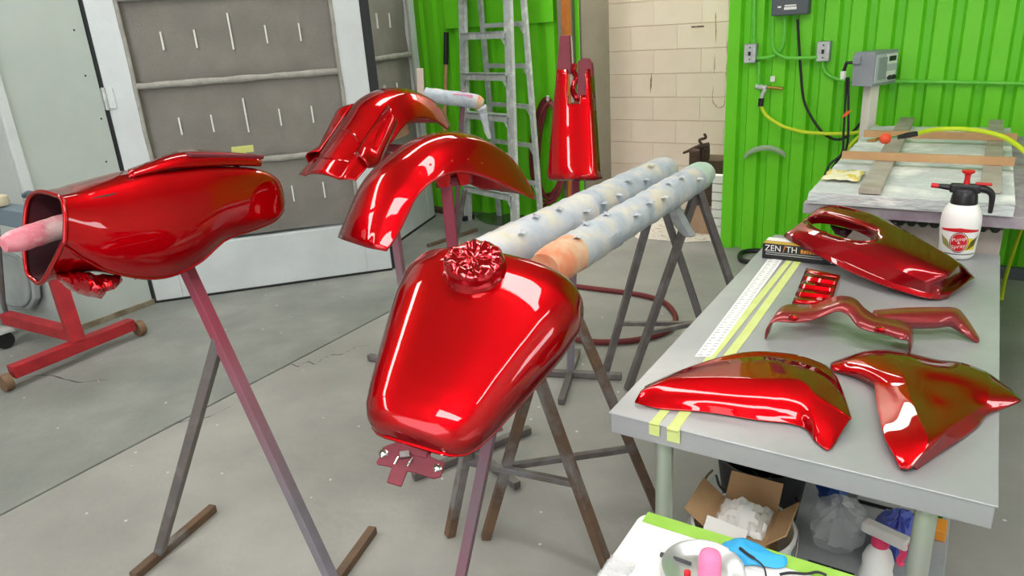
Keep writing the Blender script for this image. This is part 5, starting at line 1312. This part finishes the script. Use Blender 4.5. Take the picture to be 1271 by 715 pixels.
# trigger spray bottle
tb = Q(-.072, 1.66, ZS+.001)
tg = thing('trigger_bottle', 'white trigger spray bottle with a pink collar and clear cap on the lower shelf', 'bottle', tb)
MB().lathe(tb, [(.036, 0), (.04, .006), (.04, .06), (.034, .085), (.036, .11), (.028, .135), (.016, .15), (.014, .155)], 24).build('bottle_body', WHITEPL, tg, smooth=True, ang=60)
MB().lathe(tb+Z*.153, [(.020, 0), (.021, .004), (.020, .024), (.015, .026)], 20).build('collar', mat('pink_collar', (230, 60, 110), .4), tg, smooth=True, ang=50)
th = tb+Z*.190; td = (U*.9-V*.3).normalized()
MB().bar(th-td*.045, th+td*.065, .032, .03).build('spray_head', mat('frosted_head', (226, 222, 220), .3), tg, bevel=.008, seg=3)
MB().bar(th+td*.065, th+td*.085, .02, .02).build('nozzle', mat('pink_collar', (230, 60, 110)), tg, bevel=.003)
MB().tube(cr([th+td*.045-Z*.01, th+td*.055-Z*.03, th+td*.048-Z*.055, th+td*.055-Z*.065], 4), [.008]*13, 8).build('trigger', MATS['pink_collar'], tg, smooth=True)

# ---------------- white foreground table with green taped edge
ZF = 0.65
FU0, FV1 = -0.470, 1.135
ft_ = thing('side_table', 'white-topped side table with bright green tape along its edge', 'table', Q(-.1, .85, 0))
def rrect(u0, u1, v0, v1, r, z, n=6):
    out = []
    for cu, cv, a0 in ((u1-r, v1-r, 0), (u0+r, v1-r, pi/2), (u0+r, v0+r, pi), (u1-r, v0+r, 3*pi/2)):
        for k in range(n+1): out.append(Q(cu+r*cos(a0+pi/2*k/n), cv+r*sin(a0+pi/2*k/n), z))
    return out
MB().prism(rrect(FU0, .55, .55, FV1, .03, ZF-.03), Z*.03).build('table_top', mat('white_scratched_top', (232, 232, 232), .45, c2=(222, 222, 222), scale=6), ft_, bevel=.004)
tp_ = rrect(FU0-.001, .551, .55, FV1+.001, .03, ZF)
MB().ubox(FU0+.012, .545, FV1-.034, FV1-.001, ZF+.0003, ZF+.0012).build('edge_tape', GTAPE, ft_)
ed = [Q(.54, FV1+.0012, ZF-.004)]+[p-Z*.004 for p in tp_[7:14]]
MB().grid([[p-Z*.026 for p in ed], ed]).build('edge_tape', GTAPE, ft_, solid=.001)
for u in (FU0+.06, .48):
    for v in (.62, 1.07): MB().lathe(Q(u, v, 0), [(.02, 0), (.02, ZF-.032)], 14).build('leg', ALU, ft_, smooth=True, ang=40)
zf_ = ZF+.002
# steel dish
dc = pz(872, 712, zf_)
one(MB().lathe(dc, [(.040, 0), (.052, .003), (.066, .012), (.071, .013), (.073, .010), (.071, .016), (.064, .015), (.050, .006), (.038, .004)], 40), 'steel_dish', mat('dish_steel', (206, 208, 210), .28, .75), 'shallow polished steel dish on the white side table', 'dish', smooth=True, ang=50)
# pink bottle
pc_ = pz(880, 728, zf_)
pk2 = thing('pink_bottle', 'pink round-topped bottle standing in front of the steel dish', 'bottle', pc_)
MB().lathe(pc_, [(.0185, 0), (.0195, .004), (.0195, .040), (.0185, .044), (.019, .047), (.019, .062), (.017, .069), (.010, .073), (.001, .074)], 28).build('bottle_body', PINKPL, pk2, smooth=True, ang=70)
# red small cap beside
rc = pz(853, 714, zf_+.014)
one(MB().lathe(rc, [(.006, 0), (.006, .008), (.003, .010)], 12), 'red_cap', REDPL, 'tiny red cap in the steel dish beside the pink bottle', 'cap', smooth=True)
# blue glove
G = [[(897, 676, .004), (905, 671, .006), (921, 667, .012), (938, 674, .008), (950, 681, .004)],
     [(893, 682, .006), (905, 679, .016), (921, 676, .022), (941, 683, .014), (962, 688, .006)],
     [(894, 690, .004), (907, 689, .012), (924, 688, .014), (944, 691, .012), (976, 691, .006)],
     [(905, 698, .002), (915, 700, .006), (928, 697, .006), (948, 700, .006), (976, 702, .003)],
     [(912, 703, .002), (920, 703, .002), (932, 701, .002), (952, 704, .002), (968, 705, .002)]]
gr = patch([[pz(x, y, zf_+z) for x, y, z in r] for r in G], 4, 4)
gr = [[p+Z*.004*noise.noise(p*60) for p in r] for r in gr]
one(MB().grid(gr), 'blue_glove', BLUE, 'crumpled bright blue nitrile glove lying on the white side table', 'glove', smooth=True, ang=40, solid=.001)
# spectacles
sp = thing('spectacles', 'black-armed spectacles lying folded on the white side table', 'glasses', pz(950, 712, zf_))
MB().tube(cr([pz(918, 680, zf_+.026), pz(928, 688, zf_+.022), pz(940, 696, zf_+.016), pz(948, 704, zf_+.010), pz(951, 716, zf_+.006), pz(951, 730, zf_+.006)], 5), [.0028]*9+[.0016]*17, 8).build('temple_arm', BLACKPL, sp, smooth=True)
MB().tube(cr([pz(968, 713, zf_+.006), pz(980, 711, zf_+.007), pz(995, 712, zf_+.007), pz(1003, 712, zf_+.007), pz(1015, 710, zf_+.007), pz(1026, 714, zf_+.006)], 4), .0024, 8).build('temple_arm', BLACKPL, sp, smooth=True)
for (x, y) in ((975, 724), (1012, 726)):
    q = pz(x, y, zf_+.004)
    MB().tube([q+Vector((cos(a)*.02, sin(a)*.014, 0)) for a in [2*pi*k/24 for k in range(25)]], .0014, 6).build('lens_rim', STEEL, sp, smooth=True)
# dark pen / tool and clear film
one(MB().tube([pz(820, 688, zf_+.006), pz(828, 691, zf_+.006), pz(846, 696, zf_+.006), pz(858, 700, zf_+.006)], [.0045, .005, .0035, .003], 8), 'ink_pen', mat('dark_steel_pen', (70, 72, 76), .35, .5), 'dark metal pen lying beside the steel dish', 'pen', smooth=True)
fc = pz(772, 712, zf_)
rows = [[fc+U*(-.035+.05*j/8)+V*(-.03+.06*i/8)+Z*(.004+.006*noise.noise(Vector((i*.8, j*.8, 5)))) for j in range(9)] for i in range(9)]
one(MB().grid(rows), 'film_scrap', CLEAR, 'crumpled clear film scrap at the side edge of the white table', 'film', smooth=True, ang=30, solid=.0006)
